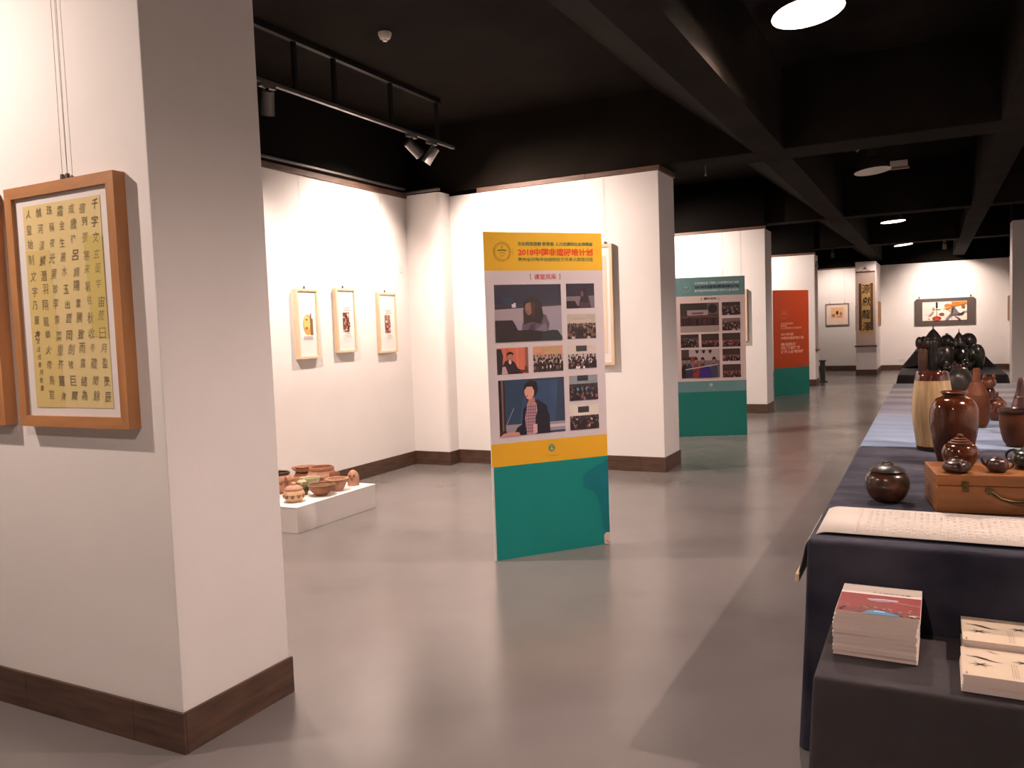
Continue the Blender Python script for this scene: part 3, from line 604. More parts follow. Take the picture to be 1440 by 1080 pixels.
# --- yellow-topped board
t, W = board('tall exhibition board with yellow header, classroom photographs and teal base', (-2.534, 4.567), (-1.986, 5.227), 2.137)
flat(t, 'header_print', 0, 1.889, W, 2.136, YEL); flat(t, 'body_print', 0, .77, W, 1.889, GREY); flat(t, 'footer_band', 0, .62, W, .77, rgb(224, 170, 40)); flat(t, 'base_print', 0.012, .004, W, .62, TEAL)
p = Print(FS - .0012, .0003); p.text('文化和旅游部 教育部 人力资源和社会保障部', .512, 2.062, .55, .026, rgb(44, 108, 84), .012); p.build('lettering', t)
p = Print(FS - .0012, .0003); p.text('2018中国非遗研培计划', .512, 2.008, .55, .050, rgb(222, 74, 22), .035); p.build('lettering', t)
p = Print(FS - .0012, .0003); p.text('贵州省砂陶传统烧制技艺传承人群培训班', .512, 1.961, .55, .026, rgb(44, 108, 84), .004); p.build('lettering', t)
p = Print(FS - .0012, .0003); p.text('课堂风采', .428, 1.848, .16, .036, rgb(200, 52, 64), .008); p.build('lettering', t)
for ch, x in (('[', .322), (']', .534)): p = Print(FS - .0012, .0003); p.text(ch, x, 1.848, .008, .038, rgb(150, 60, 70), 0); p.build('lettering', t)
p = Print(FS - .0012, .0003); emblem(p, .126, 2.01, .062, rgb(172, 136, 44), rgb(104, 110, 60)); p.build('emblem', t); flat(t, 'divider', .198, 1.985, .2, 2.035, rgb(176, 140, 44), .0012)
ph_woman(t, .06, 1.428, .538, 1.799); ph_woman2(t, .577, 1.636, .79, 1.801)
ph_crowd(t, .578, 1.432, .795, 1.597, 4, rgb(186, 174, 160), rgb(120, 100, 90), rgb(48, 38, 40), rgb(190, 176, 170), 66, .62)
ph_seated(t, .062, 1.22, .284, 1.391); ph_crowd(t, .321, 1.223, .538, 1.392, 7, rgb(206, 150, 120), rgb(176, 150, 138), rgb(44, 34, 40), rgb(220, 205, 200), 54, .66)
ph_crowd(t, .578, 1.231, .792, 1.391, 9, rgb(206, 196, 184), rgb(190, 180, 176), rgb(42, 36, 40), rgb(236, 228, 226), 60, .6, rgb(66, 64, 62))
ph_speaker(t, .065, .815, .54, 1.182)
ph_crowd(t, .579, 1.015, .796, 1.184, 11, rgb(150, 142, 150), rgb(70, 58, 66), rgb(40, 34, 46), rgb(150, 110, 110), 60, .66, rgb(52, 48, 56), rgb(70, 142, 162))
ph_crowd(t, .577, .816, .797, .986, 13, rgb(214, 206, 196), rgb(80, 66, 72), rgb(38, 30, 38), rgb(206, 198, 204), 72, .56, rgb(60, 58, 56))
p = Print(FS - .0012, .0003); p.ell(.433, .712, .024, .024, rgb(36, 104, 100)); p.ring(.433, .712, .018, .004, rgb(170, 190, 120)); p.poly([(.423, .702), (.433, .727), (.443, .702)], rgb(190, 196, 120)); p.build('emblem', t)
p = Print(FS - .0012, .0003); rr = random.Random(2)
for k in range(8): x = .385 + k * .0125; p.stroke([(x, .655 + rr.uniform(0, .006)), (x + .006, .662 + rr.uniform(-.004, .006)), (x + .011, .656)], .0022, rgb(150, 116, 50), False)
p.build('lettering', t)
p = Print(FS - .0012, .0003); p.poly([(W, .60), (.80, .57), (.70, .53), (.66, .50), (.665, .42), (.72, .395), (.76, .36), (.79, .28), (.80, .14), (.83, .07), (W, .09)], rgb(10, 108, 116)); p.build('worn_patch', t, label='darker worn patch on the teal base')
p = Print(FS - .0018, .0003); p.poly([(W - .045, .008), (W, .003), (W, .085), (W - .03, .088), (W - .048, .07)], rgb(206, 186, 180)); p.stroke([(W - .03, .03), (W - .004, .012)], .006, rgb(190, 80, 70)); p.build('torn_corner', t, label='torn corner showing white foam')

# --- slate-blue photo board
t, W = board('tall photo board with slate-blue header and green base before the second partition', (-3.012, 10.593), (-2.185, 10.98), 2.115)
flat(t, 'header_print', 0, 1.87, W, 2.114, SLATE); flat(t, 'body_print', 0, .742, W, 1.87, rgb(216, 194, 190)); flat(t, 'footer_band', 0, .60, W, .742, SLATE); flat(t, 'base_print', 0, .004, W, .60, TEAL2)
for s, z, h_, c in (('文化和旅游部 教育部 人力资源和社会保障部', 2.037, .03, rgb(222, 226, 222)), ('2018中国非遗研培计划', 1.987, .046, rgb(52, 66, 86)), ('贵州省砂陶传统烧制技艺传承人群培训班', 1.937, .03, rgb(222, 226, 222))):
    p = Print(FS - .0015, .0004); p.text(s, .545, z, .58, h_, c, .02); p.build('lettering', t)
p = Print(FS - .0015, .0004); p.text('[  课外活动  ]', .455, 1.83, .235, .038, rgb(70, 50, 50), .01); p.build('lettering', t)
p = Print(FS - .0015, .0004); emblem(p, .139, 1.983, .066, rgb(150, 172, 170), rgb(170, 190, 186)); p.build('emblem', t)
DK = rgb(46, 34, 36)
p = Photo(.06, 1.394, .568, 1.777); p.B(0, 0, 1, 1, rgb(70, 56, 54)); p.B(0, .0, 1, .22, rgb(160, 142, 138)); p.B(.0, .62, 1, 1, rgb(62, 56, 50)); p.B(.7, .6, 1, 1, rgb(96, 84, 84)); p.B(.18, .58, .72, .76, rgb(150, 140, 142)); p.E(.84, .8, .12, .16, rgb(50, 40, 40)); p.B(.3, .62, .6, .68, rgb(120, 70, 70))
rr = random.Random(21); p.n += 1
for k in range(26): x = .04 + k * .037; p.n += .03; p.E(x, .36 + rr.uniform(-.02, .02), .022, .14, rr.choice([DK, rgb(60, 42, 48), rgb(84, 50, 50)]), 8, False); p.E(x, .53 + rr.uniform(-.02, .02), .014, .03, rgb(120, 84, 76), 7, False)
p.build('photo_print', t)
rects2 = [(.608, 1.607, .849, 1.777), (.608, 1.404, .846, 1.566), (.06, 1.195, .296, 1.367), (.331, 1.192, .563, 1.367), (.606, 1.188, .843, 1.369), (.606, 1.0, .838, 1.163), (.604, .782, .842, .955)]
for i, q in enumerate(rects2):
    red = i >= 3
    ph_crowd(t, *q, 30 + i, rgb(64, 52, 46) if i != 1 else rgb(120, 104, 98), rgb(150, 84, 84) if red else rgb(96, 80, 80), rgb(50, 36, 38), rgb(186, 168, 164), 42 if red else 60, .72 if not red else .5)
p = Photo(.064, .787, .568, 1.166); p.B(0, 0, 1, 1, rgb(120, 104, 106)); p.B(0, .6, 1, 1, rgb(176, 160, 158)); p.B(0, .62, .2, 1, rgb(70, 56, 56)); p.B(.2, .6, .4, .75, rgb(140, 60, 56))
for k in range(3): p.P([(.36 + k * .17, .97), (.46 + k * .17, .97), (.43 + k * .17, .86), (.39 + k * .17, .86)], rgb(48, 44, 54))
for x, c in ((.08, DK), (.2, rgb(60, 60, 84)), (.38, rgb(140, 60, 60)), (.55, rgb(124, 44, 50)), (.85, rgb(70, 70, 92))): p.P([(x - .09, .0), (x - .08, .35), (x - .03, .5), (x + .03, .5), (x + .08, .35), (x + .09, 0)], c); p.E(x, .6, .04, .08, rgb(160, 112, 96)); p.P([(x - .045, .6), (x - .04, .7), (x, .73), (x + .04, .7), (x + .045, .6), (x, .66)], rgb(36, 26, 28))
p.P([(.44, .0), (.48, .3), (.6, .42), (.74, .36), (.8, .0)], rgb(64, 48, 120)); p.stroke([p.m((.1, .3)), p.m((.95, .46))], .012, rgb(196, 184, 176)); p.stroke([p.m((.05, .05)), p.m((.4, .28))], .01, rgb(60, 50, 50)); p.build('photo_print', t)
p = Print(FS - .0015, .0004); p.ell(.448, .688, .024, .024, rgb(190, 200, 196)); p.ring(.448, .688, .017, .004, SLATE); p.build('emblem', t)
p = Print(FS - .0015, .0004)
for k in range(8): x = .395 + k * .014; p.stroke([(x, .632), (x + .006, .642), (x + .012, .633)], .003, rgb(176, 186, 182), False)
p.build('lettering', t)

# --- orange-red board
t, W = board('tall orange-red title board with white lettering and green base', (-2.762, 16.572), (-2.21, 17.415), 2.108)
flat(t, 'title_print', 0, .57, W, 2.107, ORANGE); flat(t, 'base_print', 0, .004, W, .57, TEAL2)
p = Print(FS - .002, .0006); emblem(p, .30, 1.63, .1, rgb(206, 110, 80), rgb(220, 140, 110)); p.build('emblem', t)
for s, x0, x1, z, h_, bo in (('文化和旅游部', .205, .55, 1.448, .04, .01), ('教育部', .205, .37, 1.405, .04, .01), ('人力资源和社会保障部', .205, .79, 1.358, .04, .01), ('2018年度', .205, .566, 1.236, .058, .03), ('中国非遗研培计划', .205, .85, 1.16, .06, .03), ('贵州民族', .2, .642, 1.036, .066, .04), ('砂陶烧制技艺', .2, .745, .963, .066, .04), ('传承人群培训班', .2, .848, .885, .066, .04)):
    p = Print(FS - .002, .0006); p.text(s, (x0 + x1) / 2, z, x1 - x0, h_, rgb(226, 176, 156), bo); p.build('lettering', t)

# ================================================================ PLINTH AND FOLK POTTERY
t = thing('display_plinth', 'low white plinth with folk pottery against the left wall', 'plinth', (-4.335, 4.70, 0))
box('top_slab', -.95, 0, 0, 1.0, .196, .206, M_matboard, t, .002); box('body', -.948, -.002, .002, .998, .0, .196, M_matboard, t, .002)
ZP = .206
def cer(name, c, c2=None, rough=.35, scale=14, coat=0, var=.35, bump=.05, spec=.35): return mat(name, c, rough, var=var, scale=scale, col2=c2, coat=coat, bump=bump, bscale=60, spec=spec)
M_cream = cer('cream_clay', (.62, .40, .24), (.50, .28, .15), .6)
M_clay = cer('red_clay', (.36, .16, .085), (.24, .10, .055), .6)
M_pink = cer('pinkish_clay', (.52, .29, .19), (.38, .19, .12), .65)
M_olive = cer('olive_glaze', (.16, .13, .05), (.07, .055, .025), .35)
M_celadon = cer('pale_green_glaze', (.52, .47, .30), (.42, .36, .22), .4)
M_ochre = cer('ochre_clay', (.50, .25, .11), (.36, .16, .07), .55)
def vessel(name, label, cat, loc, prof, m, group=None, seg=36, ribs=0, ribamp=0, rotz=0, n=4):
    prof = prof[:2] + prof[1:] if prof[1] != prof[2] else prof
    t = thing(name, label, cat, loc, rotz, group); bm = bmesh.new(); lathe(bm, smooth_prof(prof, n), seg, ribs=ribs, ribamp=ribamp); from_bm('body', bm, m, t, smooth=True); return t
def add_lathe(t, name, prof, m, n=4, seg=28, dx=0, dy=0):
    bm = bmesh.new(); lathe(bm, smooth_prof(prof, n) if n > 1 else prof, seg, dx, dy); return from_bm(name, bm, m, t, smooth=True)
def add_tube(t, name, pts, rad, m, seg=10):
    bm = bmesh.new(); tube(bm, pts, rad, seg); return from_bm(name, bm, m, t, smooth=True)
def bowl_prof(r, h, foot=.5, wall=.008): return [(0, 0), (r * foot, 0), (r * foot, h * .08), (r * .78, h * .45), (r, h), (r - wall, h), (r * .74 - wall * .5, h * .5), (r * foot * .8, h * .2), (0, h * .18)]
def jar_prof(r, h, mouth=.55, foot=.55): return [(0, 0), (r * foot, 0), (r * foot, 0), (r * .82, h * .22), (r, h * .52), (r * .86, h * .82), (r * mouth, h * .97), (r * mouth, h), (r * mouth - .008, h), (r * mouth - .008, h * .9), (0, h * .85)]
G = 'folk pottery on the white plinth'
def dots(t, r, z, n, m, s=.008, half=True):
    bm = bmesh.new()
    for k in range(n):
        a = R(-150 + 220 * k / n)
        for dx, dz in ((0, 0), (.011, .005), (-.011, .005), (.006, -.011), (-.006, -.011)):
            q = bm.verts; aa = a + dx / r; c = Vector((math.cos(aa) * r, math.sin(aa) * r, z + dz)); u = Vector((-math.sin(aa), math.cos(aa), 0)); o_ = Vector((math.cos(aa), math.sin(aa), 0)) * .002
            bm.faces.new([bm.verts.new(c + o_ + u * (s * .7 * math.cos(2 * math.pi * i / 6)) + Vector((0, 0, s * .7 * math.sin(2 * math.pi * i / 6)))) for i in range(6)])
    from_bm('painted_flowers', bm, m, t)
M_ink_clay = mat('dark_slip', (.05, .03, .02), .6)
# 1 cream lidded jar
t = vessel('lidded_jar', 'cream clay lidded jar with dark flower marks at the plinth corner', 'jar', (-4.515, 4.875, ZP), jar_prof(.088, .105, .72), M_cream, G); dots(t, .087, .055, 7, M_ink_clay)
add_lathe(t, 'lid', [(0, .092), (.068, .098), (.06, .118), (.03, .132), (0, .136)], M_pink); add_lathe(t, 'knob', [(0, .132), (.014, .134), (.018, .148), (.008, .158), (0, .159)], M_cream, 3, 16)
# 2 flared bowl
t = vessel('footed_bowl', 'flared reddish bowl with dark rim near the plinth edge', 'bowl', (-4.47, 5.15, ZP), bowl_prof(.108, .085, .42), M_clay, G); add_lathe(t, 'rim', [(.104, .078), (.113, .083), (.113, .09), (.098, .09)], M_olive, 2)
# 3 olive glazed jar
t = vessel('glazed_jar', 'small olive and purple glazed jar behind the flared bowl', 'jar', (-4.65, 5.12, ZP), jar_prof(.062, .11, .6), M_olive, G); add_lathe(t, 'lid', [(0, .1), (.04, .104), (.03, .12), (.008, .128), (.01, .14), (0, .143)], M_celadon)
# 4 carved bowl
t = vessel('carved_bowl', 'tan carved bowl with fluted sides', 'bowl', (-4.48, 5.36, ZP), bowl_prof(.09, .10, .55), M_pink, G, ribs=18, ribamp=.03); add_lathe(t, 'rim', [(.086, .093), (.096, .097), (.094, .105), (.08, .103)], M_cream, 2)
# 5 wide banded pot
t = vessel('banded_pot', 'wide banded clay pot with a crown-like rim at the back of the plinth', 'pot', (-4.81, 5.555, ZP + .001), jar_prof(.135, .13, .8), M_pink, G, ribs=26, ribamp=.018); add_lathe(t, 'collar', [(.1, .125), (.112, .13), (.105, .155), (.088, .155), (.088, .13)], M_clay, 2); dots(t, .132, .07, 11, M_ink_clay)
# 6 pointed figurine
t = vessel('clay_figurine', 'small pointed clay figurine at the plinth far end', 'figurine', (-4.49, 5.59, ZP), [(0, 0), (.05, 0), (.052, .05), (.05, .085), (.036, .115), (.016, .132), (0, .137)], M_pink, G, seg=20)
add_lathe(t, 'nose', [(0, .05), (.012, .055), (.014, .08), (0, .095)], M_clay, 3, 12, .02, -.044); add_lathe(t, 'eye', [(0, .083), (.008, .086), (.008, .095), (0, .099)], M_ink_clay, 2, 10, .004, -.045); add_lathe(t, 'eye', [(0, .083), (.008, .086), (.008, .095), (0, .099)], M_ink_clay, 2, 10, .035, -.032)
# 7 decorated jar
t = vessel('decorated_jar', 'tall reddish jar with ringed handles behind the cream jar', 'jar', (-4.885, 5.14, ZP + .001), jar_prof(.095, .16, .6), M_pink, G); add_lathe(t, 'rim', [(.055, .155), (.068, .16), (.066, .175), (.05, .175)], M_ink_clay, 2); dots(t, .092, .10, 8, M_clay)
for s in (-1, 1): add_tube(t, 'handle', bez((.085 * s, -.04, .075), (.15 * s, -.06, .115), (.075 * s, -.04, .14)), .008, M_clay)
add_lathe(t, 'boss', [(0, .07), (.024, .078), (.024, .11), (0, .118)], M_clay, 3, 14, .045, -.085)
# 8 dark bowl
t = vessel('dark_bowl', 'dark olive bowl at the back of the plinth beside the near wall', 'bowl', (-5.16, 5.33, ZP), bowl_prof(.13, .12, .45), M_olive, G); add_lathe(t, 'rim', [(.124, .112), (.136, .117), (.134, .126), (.118, .124)], M_celadon, 2)
# 9 stacked red dishes
t = vessel('red_dish', 'wide shallow red dish stacked on a smaller pot', 'dish', (-5.09, 5.66, ZP + .075), bowl_prof(.125, .045, .5), M_clay, G)
t = vessel('squat_pot', 'squat ochre pot under the wide red dish', 'pot', (-5.09, 5.66, ZP), jar_prof(.11, .076, .85), M_ochre, G)
t = vessel('brown_lid', 'small brown lid resting in the wide red dish', 'lid', (-5.10, 5.63, ZP + .0945), [(0, .0), (.045, 0), (.062, .03), (.062, .038), (.03, .046), (0, .048)], M_clay, G)
# 10 pale green bowl
vessel('celadon_bowl', 'pale green glazed bowl between the clay pots', 'bowl', (-4.74, 5.32, ZP), bowl_prof(.085, .10, .55), M_celadon, G)
# 11 orange jar
t = vessel('ochre_jar', 'tall ochre jar half hidden by the near wall', 'jar', (-4.80, 4.92, ZP), jar_prof(.075, .14, .65), M_ochre, G); add_lathe(t, 'rim', [(.04, .135), (.056, .14), (.055, .15), (.04, .15)], M_clay, 2)
# 12 small red cup
vessel('red_cup', 'small reddish cup between the pale green bowl and banded pot', 'cup', (-4.62, 5.50, ZP), [(0, 0), (.032, 0), (.04, .05), (.045, .115), (.04, .115), (.034, .04), (0, .03)], M_clay, G)
vessel('low_ochre_bowl', 'low ochre bowl behind the olive glazed jar', 'bowl', (-4.93, 5.40, ZP), bowl_prof(.06, .075, .6), M_ochre, G)

# ================================================================ TABLES AND CLOTHS
def table(label, x0, x1, y0, y1, h, legs):
    t = thing('display_table', label, 'table', ((x0 + x1) / 2, (y0 + y1) / 2, 0)); w2, d2 = (x1 - x0) / 2, (y1 - y0) / 2
    box('table_top', -w2, w2, -d2, d2, h - .035, h, M_oak_h, t, .003)
    for k in range(legs):
        yy = -d2 + .08 + (2 * d2 - .16) * k / (legs - 1)
        for s in (-1, 1): box('leg', s * (w2 - .07) - .02, s * (w2 - .07) + .02, yy - .02, yy + .02, 0, h - .035, M_metal_dark, t)
    return t
def cloth(name, label, x0, x1, y0, y1, z, m, front=0, left=0, right=0, back=0, amp=.018, seed=1, wrinkle=.003, flare=.05, r=.018, step=.05, cat='tablecloth', parent=None, hem=0):
    bm = bmesh.new(); nx = max(2, int((x1 - x0) / step)); ny = max(2, int((y1 - y0) / step)); off = Vector((seed * 7.3, seed * 3.1, 0))
    g = [[bm.verts.new((x0 + (x1 - x0) * i / nx, y0 + (y1 - y0) * j / ny, z + wrinkle * (noise.noise(Vector((i * .33, j * .21, 0)) + off) + .5 * noise.noise(Vector((i * .9, j * .7, 3)) + off)) * min(1, i, nx - i, j, ny - j))) for j in range(ny + 1)] for i in range(nx + 1)]
    for i in range(nx):
        for j in range(ny): bm.faces.new((g[i][j], g[i + 1][j], g[i + 1][j + 1], g[i][j + 1]))
    # path: left side (back to front), front, right side (front to back), back
    path = []
    def seg(a, b, nrm, drop):
        L = math.hypot(b[0] - a[0], b[1] - a[1]); n = max(2, int(L / .025))
        for k in range(n + 1): path.append(((a[0] + (b[0] - a[0]) * k / n, a[1] + (b[1] - a[1]) * k / n), nrm, drop))
    def corner(c, n0, n1, d):
        a0 = math.atan2(n0[1], n0[0]); a1 = math.atan2(n1[1], n1[0])
        if a1 < a0: a1 += 2 * math.pi
        for k in range(1, 8): a = a0 + (a1 - a0) * k / 8; path.append((c, (math.cos(a), math.sin(a)), d))
    if left: seg((x0, y1), (x0, y0), (-1, 0), left)
    if left and front: corner((x0, y0), (-1, 0), (0, -1), (left + front) / 2)
    if front: seg((x0, y0), (x1, y0), (0, -1), front)
    if front and right: corner((x1, y0), (0, -1), (1, 0), (right + front) / 2)
    if right: seg((x1, y0), (x1, y1), (1, 0), right)
    if right and back: corner((x1, y1), (1, 0), (0, 1), (right + back) / 2)
    if back: seg((x1, y1), (x0, y1), (0, 1), back)
    rnd = random.Random(seed); ph = [rnd.uniform(0, 6.28) for _ in range(4)]; cols_ = []; s = 0; pp = None
    rows = 12
    for (c, n, d) in path:
        if pp: s += math.hypot(c[0] - pp[0], c[1] - pp[1]) + (.02 if c == pp else 0)
        pp = c; col = []
        for k in range(rows + 4):
            if k <= 3: a = R(30 * k); o_ = r * math.sin(a); zz = z - r * (1 - math.cos(a))
            else:
                t_ = (k - 3) / rows; dd = r + (d - r) * t_
                rip = amp * t_ ** .8 * (math.sin(17 * s + ph[0]) + .6 * math.sin(31 * s + ph[1] + 1.5 * t_) + .4 * math.sin(7 * s + ph[2])) * .5
                o_ = r + flare * t_ + rip + amp * .6 * t_; zz = z - dd - hem * math.sin(3 * s + ph[3]) * t_
            col.append(bm.verts.new((c[0] + n[0] * o_, c[1] + n[1] * o_, max(.004, zz))))
        cols_.append(col)
    for a, b in zip(cols_, cols_[1:]):
        for k in range(rows + 3):
            try: bm.faces.new((a[k], b[k], b[k + 1], a[k + 1]))
            except Exception: pass
    bmesh.ops.remove_doubles(bm, verts=bm.verts, dist=.0004)
    o = from_bm(name, bm, m, parent, smooth=True)
    for p_ in o.data.polygons: p_.use_smooth = True
    if label: tag(o, label, cat)
    return o
def velvet(name, c, c2, stretch=(1, 1, 1)):
    m = mat(name, c, .8, var=.5, scale=3.2, col2=c2, stretch=stretch, bump=.75, bscale=5)
    b = m.node_tree.nodes['Principled BSDF']; b.inputs['Sheen Weight'].default_value = .14; b.inputs['Sheen Roughness'].default_value = .4; b.inputs['Sheen Tint'].default_value = (.6, .65, .75, 1); b.inputs['Specular IOR Level'].default_value = .06
    return m
M_navy = velvet('navy_velvet', (.044, .044, .060), (.012, .013, .023), (1, 2.6, 1))
M_blackcloth = velvet('black_velvet', (.020, .017, .018), (.012, .010, .011))
M_bookcloth = velvet('charcoal_velvet', (.052, .046, .048), (.036, .032, .034))
def striped_material():
    m = bpy.data.materials.new('blue_striped_cotton'); m.use_nodes = True; N = m.node_tree.nodes; L = m.node_tree.links; b = N['Principled BSDF']
    tc = N.new('ShaderNodeTexCoord'); sp = N.new('ShaderNodeSeparateXYZ'); L.new(tc.outputs['Object'], sp.inputs[0])
    mr = N.new('ShaderNodeMapRange'); mr.inputs['From Min'].default_value = 5.1; mr.inputs['From Max'].default_value = 10.1; L.new(sp.outputs['Y'], mr.inputs[0])
    rp = N.new('ShaderNodeValToRGB'); L.new(mr.outputs[0], rp.inputs[0]); e = rp.color_ramp.elements
    st = [(0, (.22, .285, .40)), (.30, (.28, .345, .46)), (.36, (.33, .34, .40)), (.42, (.24, .25, .33)), (.47, (.36, .34, .38)), (.53, (.20, .20, .27)), (.60, (.42, .40, .41)), (.64, (.22, .21, .25)), (.70, (.45, .42, .41)), (.76, (.2, .2, .22)), (.82, (.40, .38, .37)), (.88, (.19, .2, .22)), (1, (.21, .22, .24))]
    e[0].position = 0; e[0].color = (*st[0][1], 1); e[1].position = 1; e[1].color = (*st[-1][1], 1)
    for p_, c in st[1:-1]: q = e.new(p_); q.color = (*c, 1)
    n = N.new('ShaderNodeTexNoise'); mp = N.new('ShaderNodeMapping'); mp.inputs['Scale'].default_value = (1.2, 22, 1); L.new(tc.outputs['Object'], mp.inputs[0]); L.new(mp.outputs[0], n.inputs['Vector']); n.inputs['Scale'].default_value = 1.5
    mx = N.new('ShaderNodeMixRGB'); mx.blend_type = 'MULTIPLY'; mx.inputs[0].default_value = .55; L.new(rp.outputs[0], mx.inputs[1])
    r2 = N.new('ShaderNodeValToRGB'); L.new(n.outputs['Fac'], r2.inputs[0]); r2.color_ramp.elements[0].position = .3; r2.color_ramp.elements[0].color = (.5, .5, .55, 1); r2.color_ramp.elements[1].position = .7; r2.color_ramp.elements[1].color = (1.3, 1.3, 1.3, 1)
    L.new(r2.outputs[0], mx.inputs[2]); L.new(mx.outputs[0], b.inputs['Base Color']); b.inputs['Roughness'].default_value = .8; b.inputs['Specular IOR Level'].default_value = .2
    return m
M_stripe = striped_material()
TX0, TX1, TZ = -.375, .84, .75
table('long display table under the navy and striped cloths', TX0 + .02, TX1 - .02, 2.93, 10.0, TZ - .008, 6)
cloth('tablecloth', 'navy velvet cloth hanging to the floor at the near end of the long table', TX0 + .01, TX1, 2.915, 5.2, TZ, M_navy, front=.743, left=.743, right=.743, amp=.028, seed=3, wrinkle=.0045, flare=.012)
cloth('tablecloth', 'pale blue striped cotton cloth over the far part of the long table', TX0 + .012, TX1 - .002, 5.14, 10.05, TZ + .004, M_stripe, left=.6, right=.6, back=.6, amp=.02, seed=4, wrinkle=.001, flare=.01)
# low book table
table('low book table under the charcoal cloth', -.27, .95, 2.43, 2.86, .472, 2)
cloth('tablecloth', 'charcoal velvet cloth on the low book table', -.292, .98, 2.412, 2.86, .48, M_bookcloth, front=.468, left=.45, amp=.012, seed=6, wrinkle=.0015, flare=.012, r=.014)
# far table
table('far pottery table under black cloth', -.37, .81, 11.63, 14.6, .742, 3)
cloth('tablecloth', 'black velvet cloth over the far pottery table', -.375, .815, 11.615, 14.6, .75, M_blackcloth, front=.26, left=.30, right=.30, amp=.02, seed=8, wrinkle=.0008, flare=.03)
t = thing('display_riser', 'stepped riser box under black cloth on the far table', 'riser', (.2, 13.7, .752)); box('body', -.36, .36, -.42, .42, 0, .235, M_oak, t, .004)
cloth('tablecloth', 'black velvet cloth draped over the stepped riser', -.20, .60, 13.22, 14.15, .995, M_blackcloth, front=.2, left=.24, right=.24, amp=.03, seed=9, wrinkle=.002, flare=.13, r=.03)

# long paper scroll across the near table
bm = bmesh.new(); prof = []
for k in range(28): a = k / 27; prof.append((.84 - a * 1.16, TZ + .012))
for k in range(1, 9): a = R(90 * k / 8 * .86); prof.append((-.32 - .085 * math.sin(a), TZ + .012 - .085 * (1 - math.cos(a))))
lx, lz = prof[-1]
for k in range(1, 6): prof.append((lx - .004 * k, lz - .018 * k))
pa = [bm.verts.new((x, 2.975 + (.0 if x > 0 else 0), z)) for x, z in prof]; pb = [bm.verts.new((x, 3.40 - .0 * x, z)) for x, z in prof]
for i in range(len(prof) - 1): bm.faces.new((pa[i], pa[i + 1], pb[i + 1], pb[i]))
ex, ez = prof[-1]
t = thing('paper_scroll', 'long pale paper handscroll unrolled across the near table end', 'scroll')
s = from_bm('paper', bm, M_paper, t, smooth=True); md = s.modifiers.new('thick', 'SOLIDIFY'); md.thickness = .0015; md.offset = -1
bm = bmesh.new(); bx(bm, ex - .008, ex + .006, 2.955, 3.42, ez - .026, ez + .002, .003); from_bm('end_rod', bm, M_pale, t)
# faint seals and ruled columns on the scroll
class Flat(Print):
    def build(s, name, parent, m=None, z=0):
        o = super().build(name, parent, m)
        for v in o.data.vertices: x, y_, z_ = v.co; v.co = (x, z_, z + (s.y - y_))
        return o
p = Flat(0, .0002); p.rect(-.24, 3.0, -.236, 3.375, rgb(206, 186, 174))
rr = random.Random(4)
for k in range(48):
    x = -.21 + k * .021; p.stroke([(x, 3.01), (x, 3.37)], .001, rgb(222, 208, 198), False)
    if k < 46:
        yy = 3.36
        while yy > 3.03: p.rect(x + .004, yy - .012, x + .013, yy, rgb(216, 200, 188) if rr.random() > .4 else rgb(222, 210, 200), False); yy -= rr.uniform(.018, .05)
p.build('column_marks', t, M_ink_matte, TZ + .0135)

# ================================================================ BOOKS
M_cover = mat('cream_book_cover', (.70, .61, .54), .5); M_pages = mat('book_pages', (.72, .60, .54), .8, var=.06, scale=60, stretch=(.1, .1, 8))
def book(label, loc, rotz, w, d, th, group, art=None):
    t = thing('book', label, 'book', loc, rotz, group)
    box('page_block', -w / 2 + .001, w / 2 - .003, -d / 2 + .0004, d / 2 - .0004, .0006, th - .0006, M_pages, t)
    bm = bmesh.new(); bx(bm, -w / 2, w / 2, -d / 2, d / 2, 0, .0006); bx(bm, -w / 2, w / 2, -d / 2, d / 2, th - .0006, th); from_bm('cover', bm, M_cover, t)
    if art: art(t, th)
    return t
def cover_red(t, th):
    p = Flat(0, .00015); w, d = .115, .14
    p.poly([(-w, -d), (w, -d), (w, .048), (-w, .048)], rgb(128, 42, 40)); rr = random.Random(9)
    for k in range(120):
        x = rr.uniform(-w, w); yy = -d + abs(rr.gauss(0, .03)) + (.03 if x < -.02 else 0) * rr.random(); yy = max(-d + .004, yy)
        p.poly([(x - .005, yy - .003), (x + .004, yy - .004), (x + .006, yy + .004), (x - .003, yy + .005)] if abs(x) < w - .008 else [(0, yy), (.001, yy), (.001, yy + .001)], rr.choice([rgb(96, 74, 60), rgb(150, 128, 104), rgb(110, 44, 40), rgb(84, 66, 58)]), k == 0)
    p.poly([(-.03, .0), (.05, .012), (.05, -.006), (.0, -.018), (-.03, -.014)], rgb(140, 130, 136)); p.stroke([(-.035, .0), (.01, .008), (.052, .006)], .006, rgb(206, 200, 206)); p.stroke([(.04, -.01), (.08, -.02), (w, -.025)], .008, rgb(150, 110, 100)); p.poly([(-.035, -d), (-.03, -.115), (.0, -.1), (.03, -.11), (.06, -.13), (.06, -d)], rgb(70, 128, 168)); p.stroke([(-.01, -.112), (.02, -.112)], .008, rgb(170, 200, 220)); p.poly([(.085, -.125), (.105, -.128), (.105, -.118), (.085, -.116)], rgb(200, 176, 168))
    p.text('乡土民间工艺集', .03, .068, .11, .013, rgb(70, 60, 54), .0); p.text('壹', -.085, .128, .006, .008, rgb(150, 140, 132)); p.build('cover_art', t, None, th)
rr = random.Random(12); GB = 'books in the red-covered stack'; zz = .484
ths = [.0135] * 10; cumul = .484
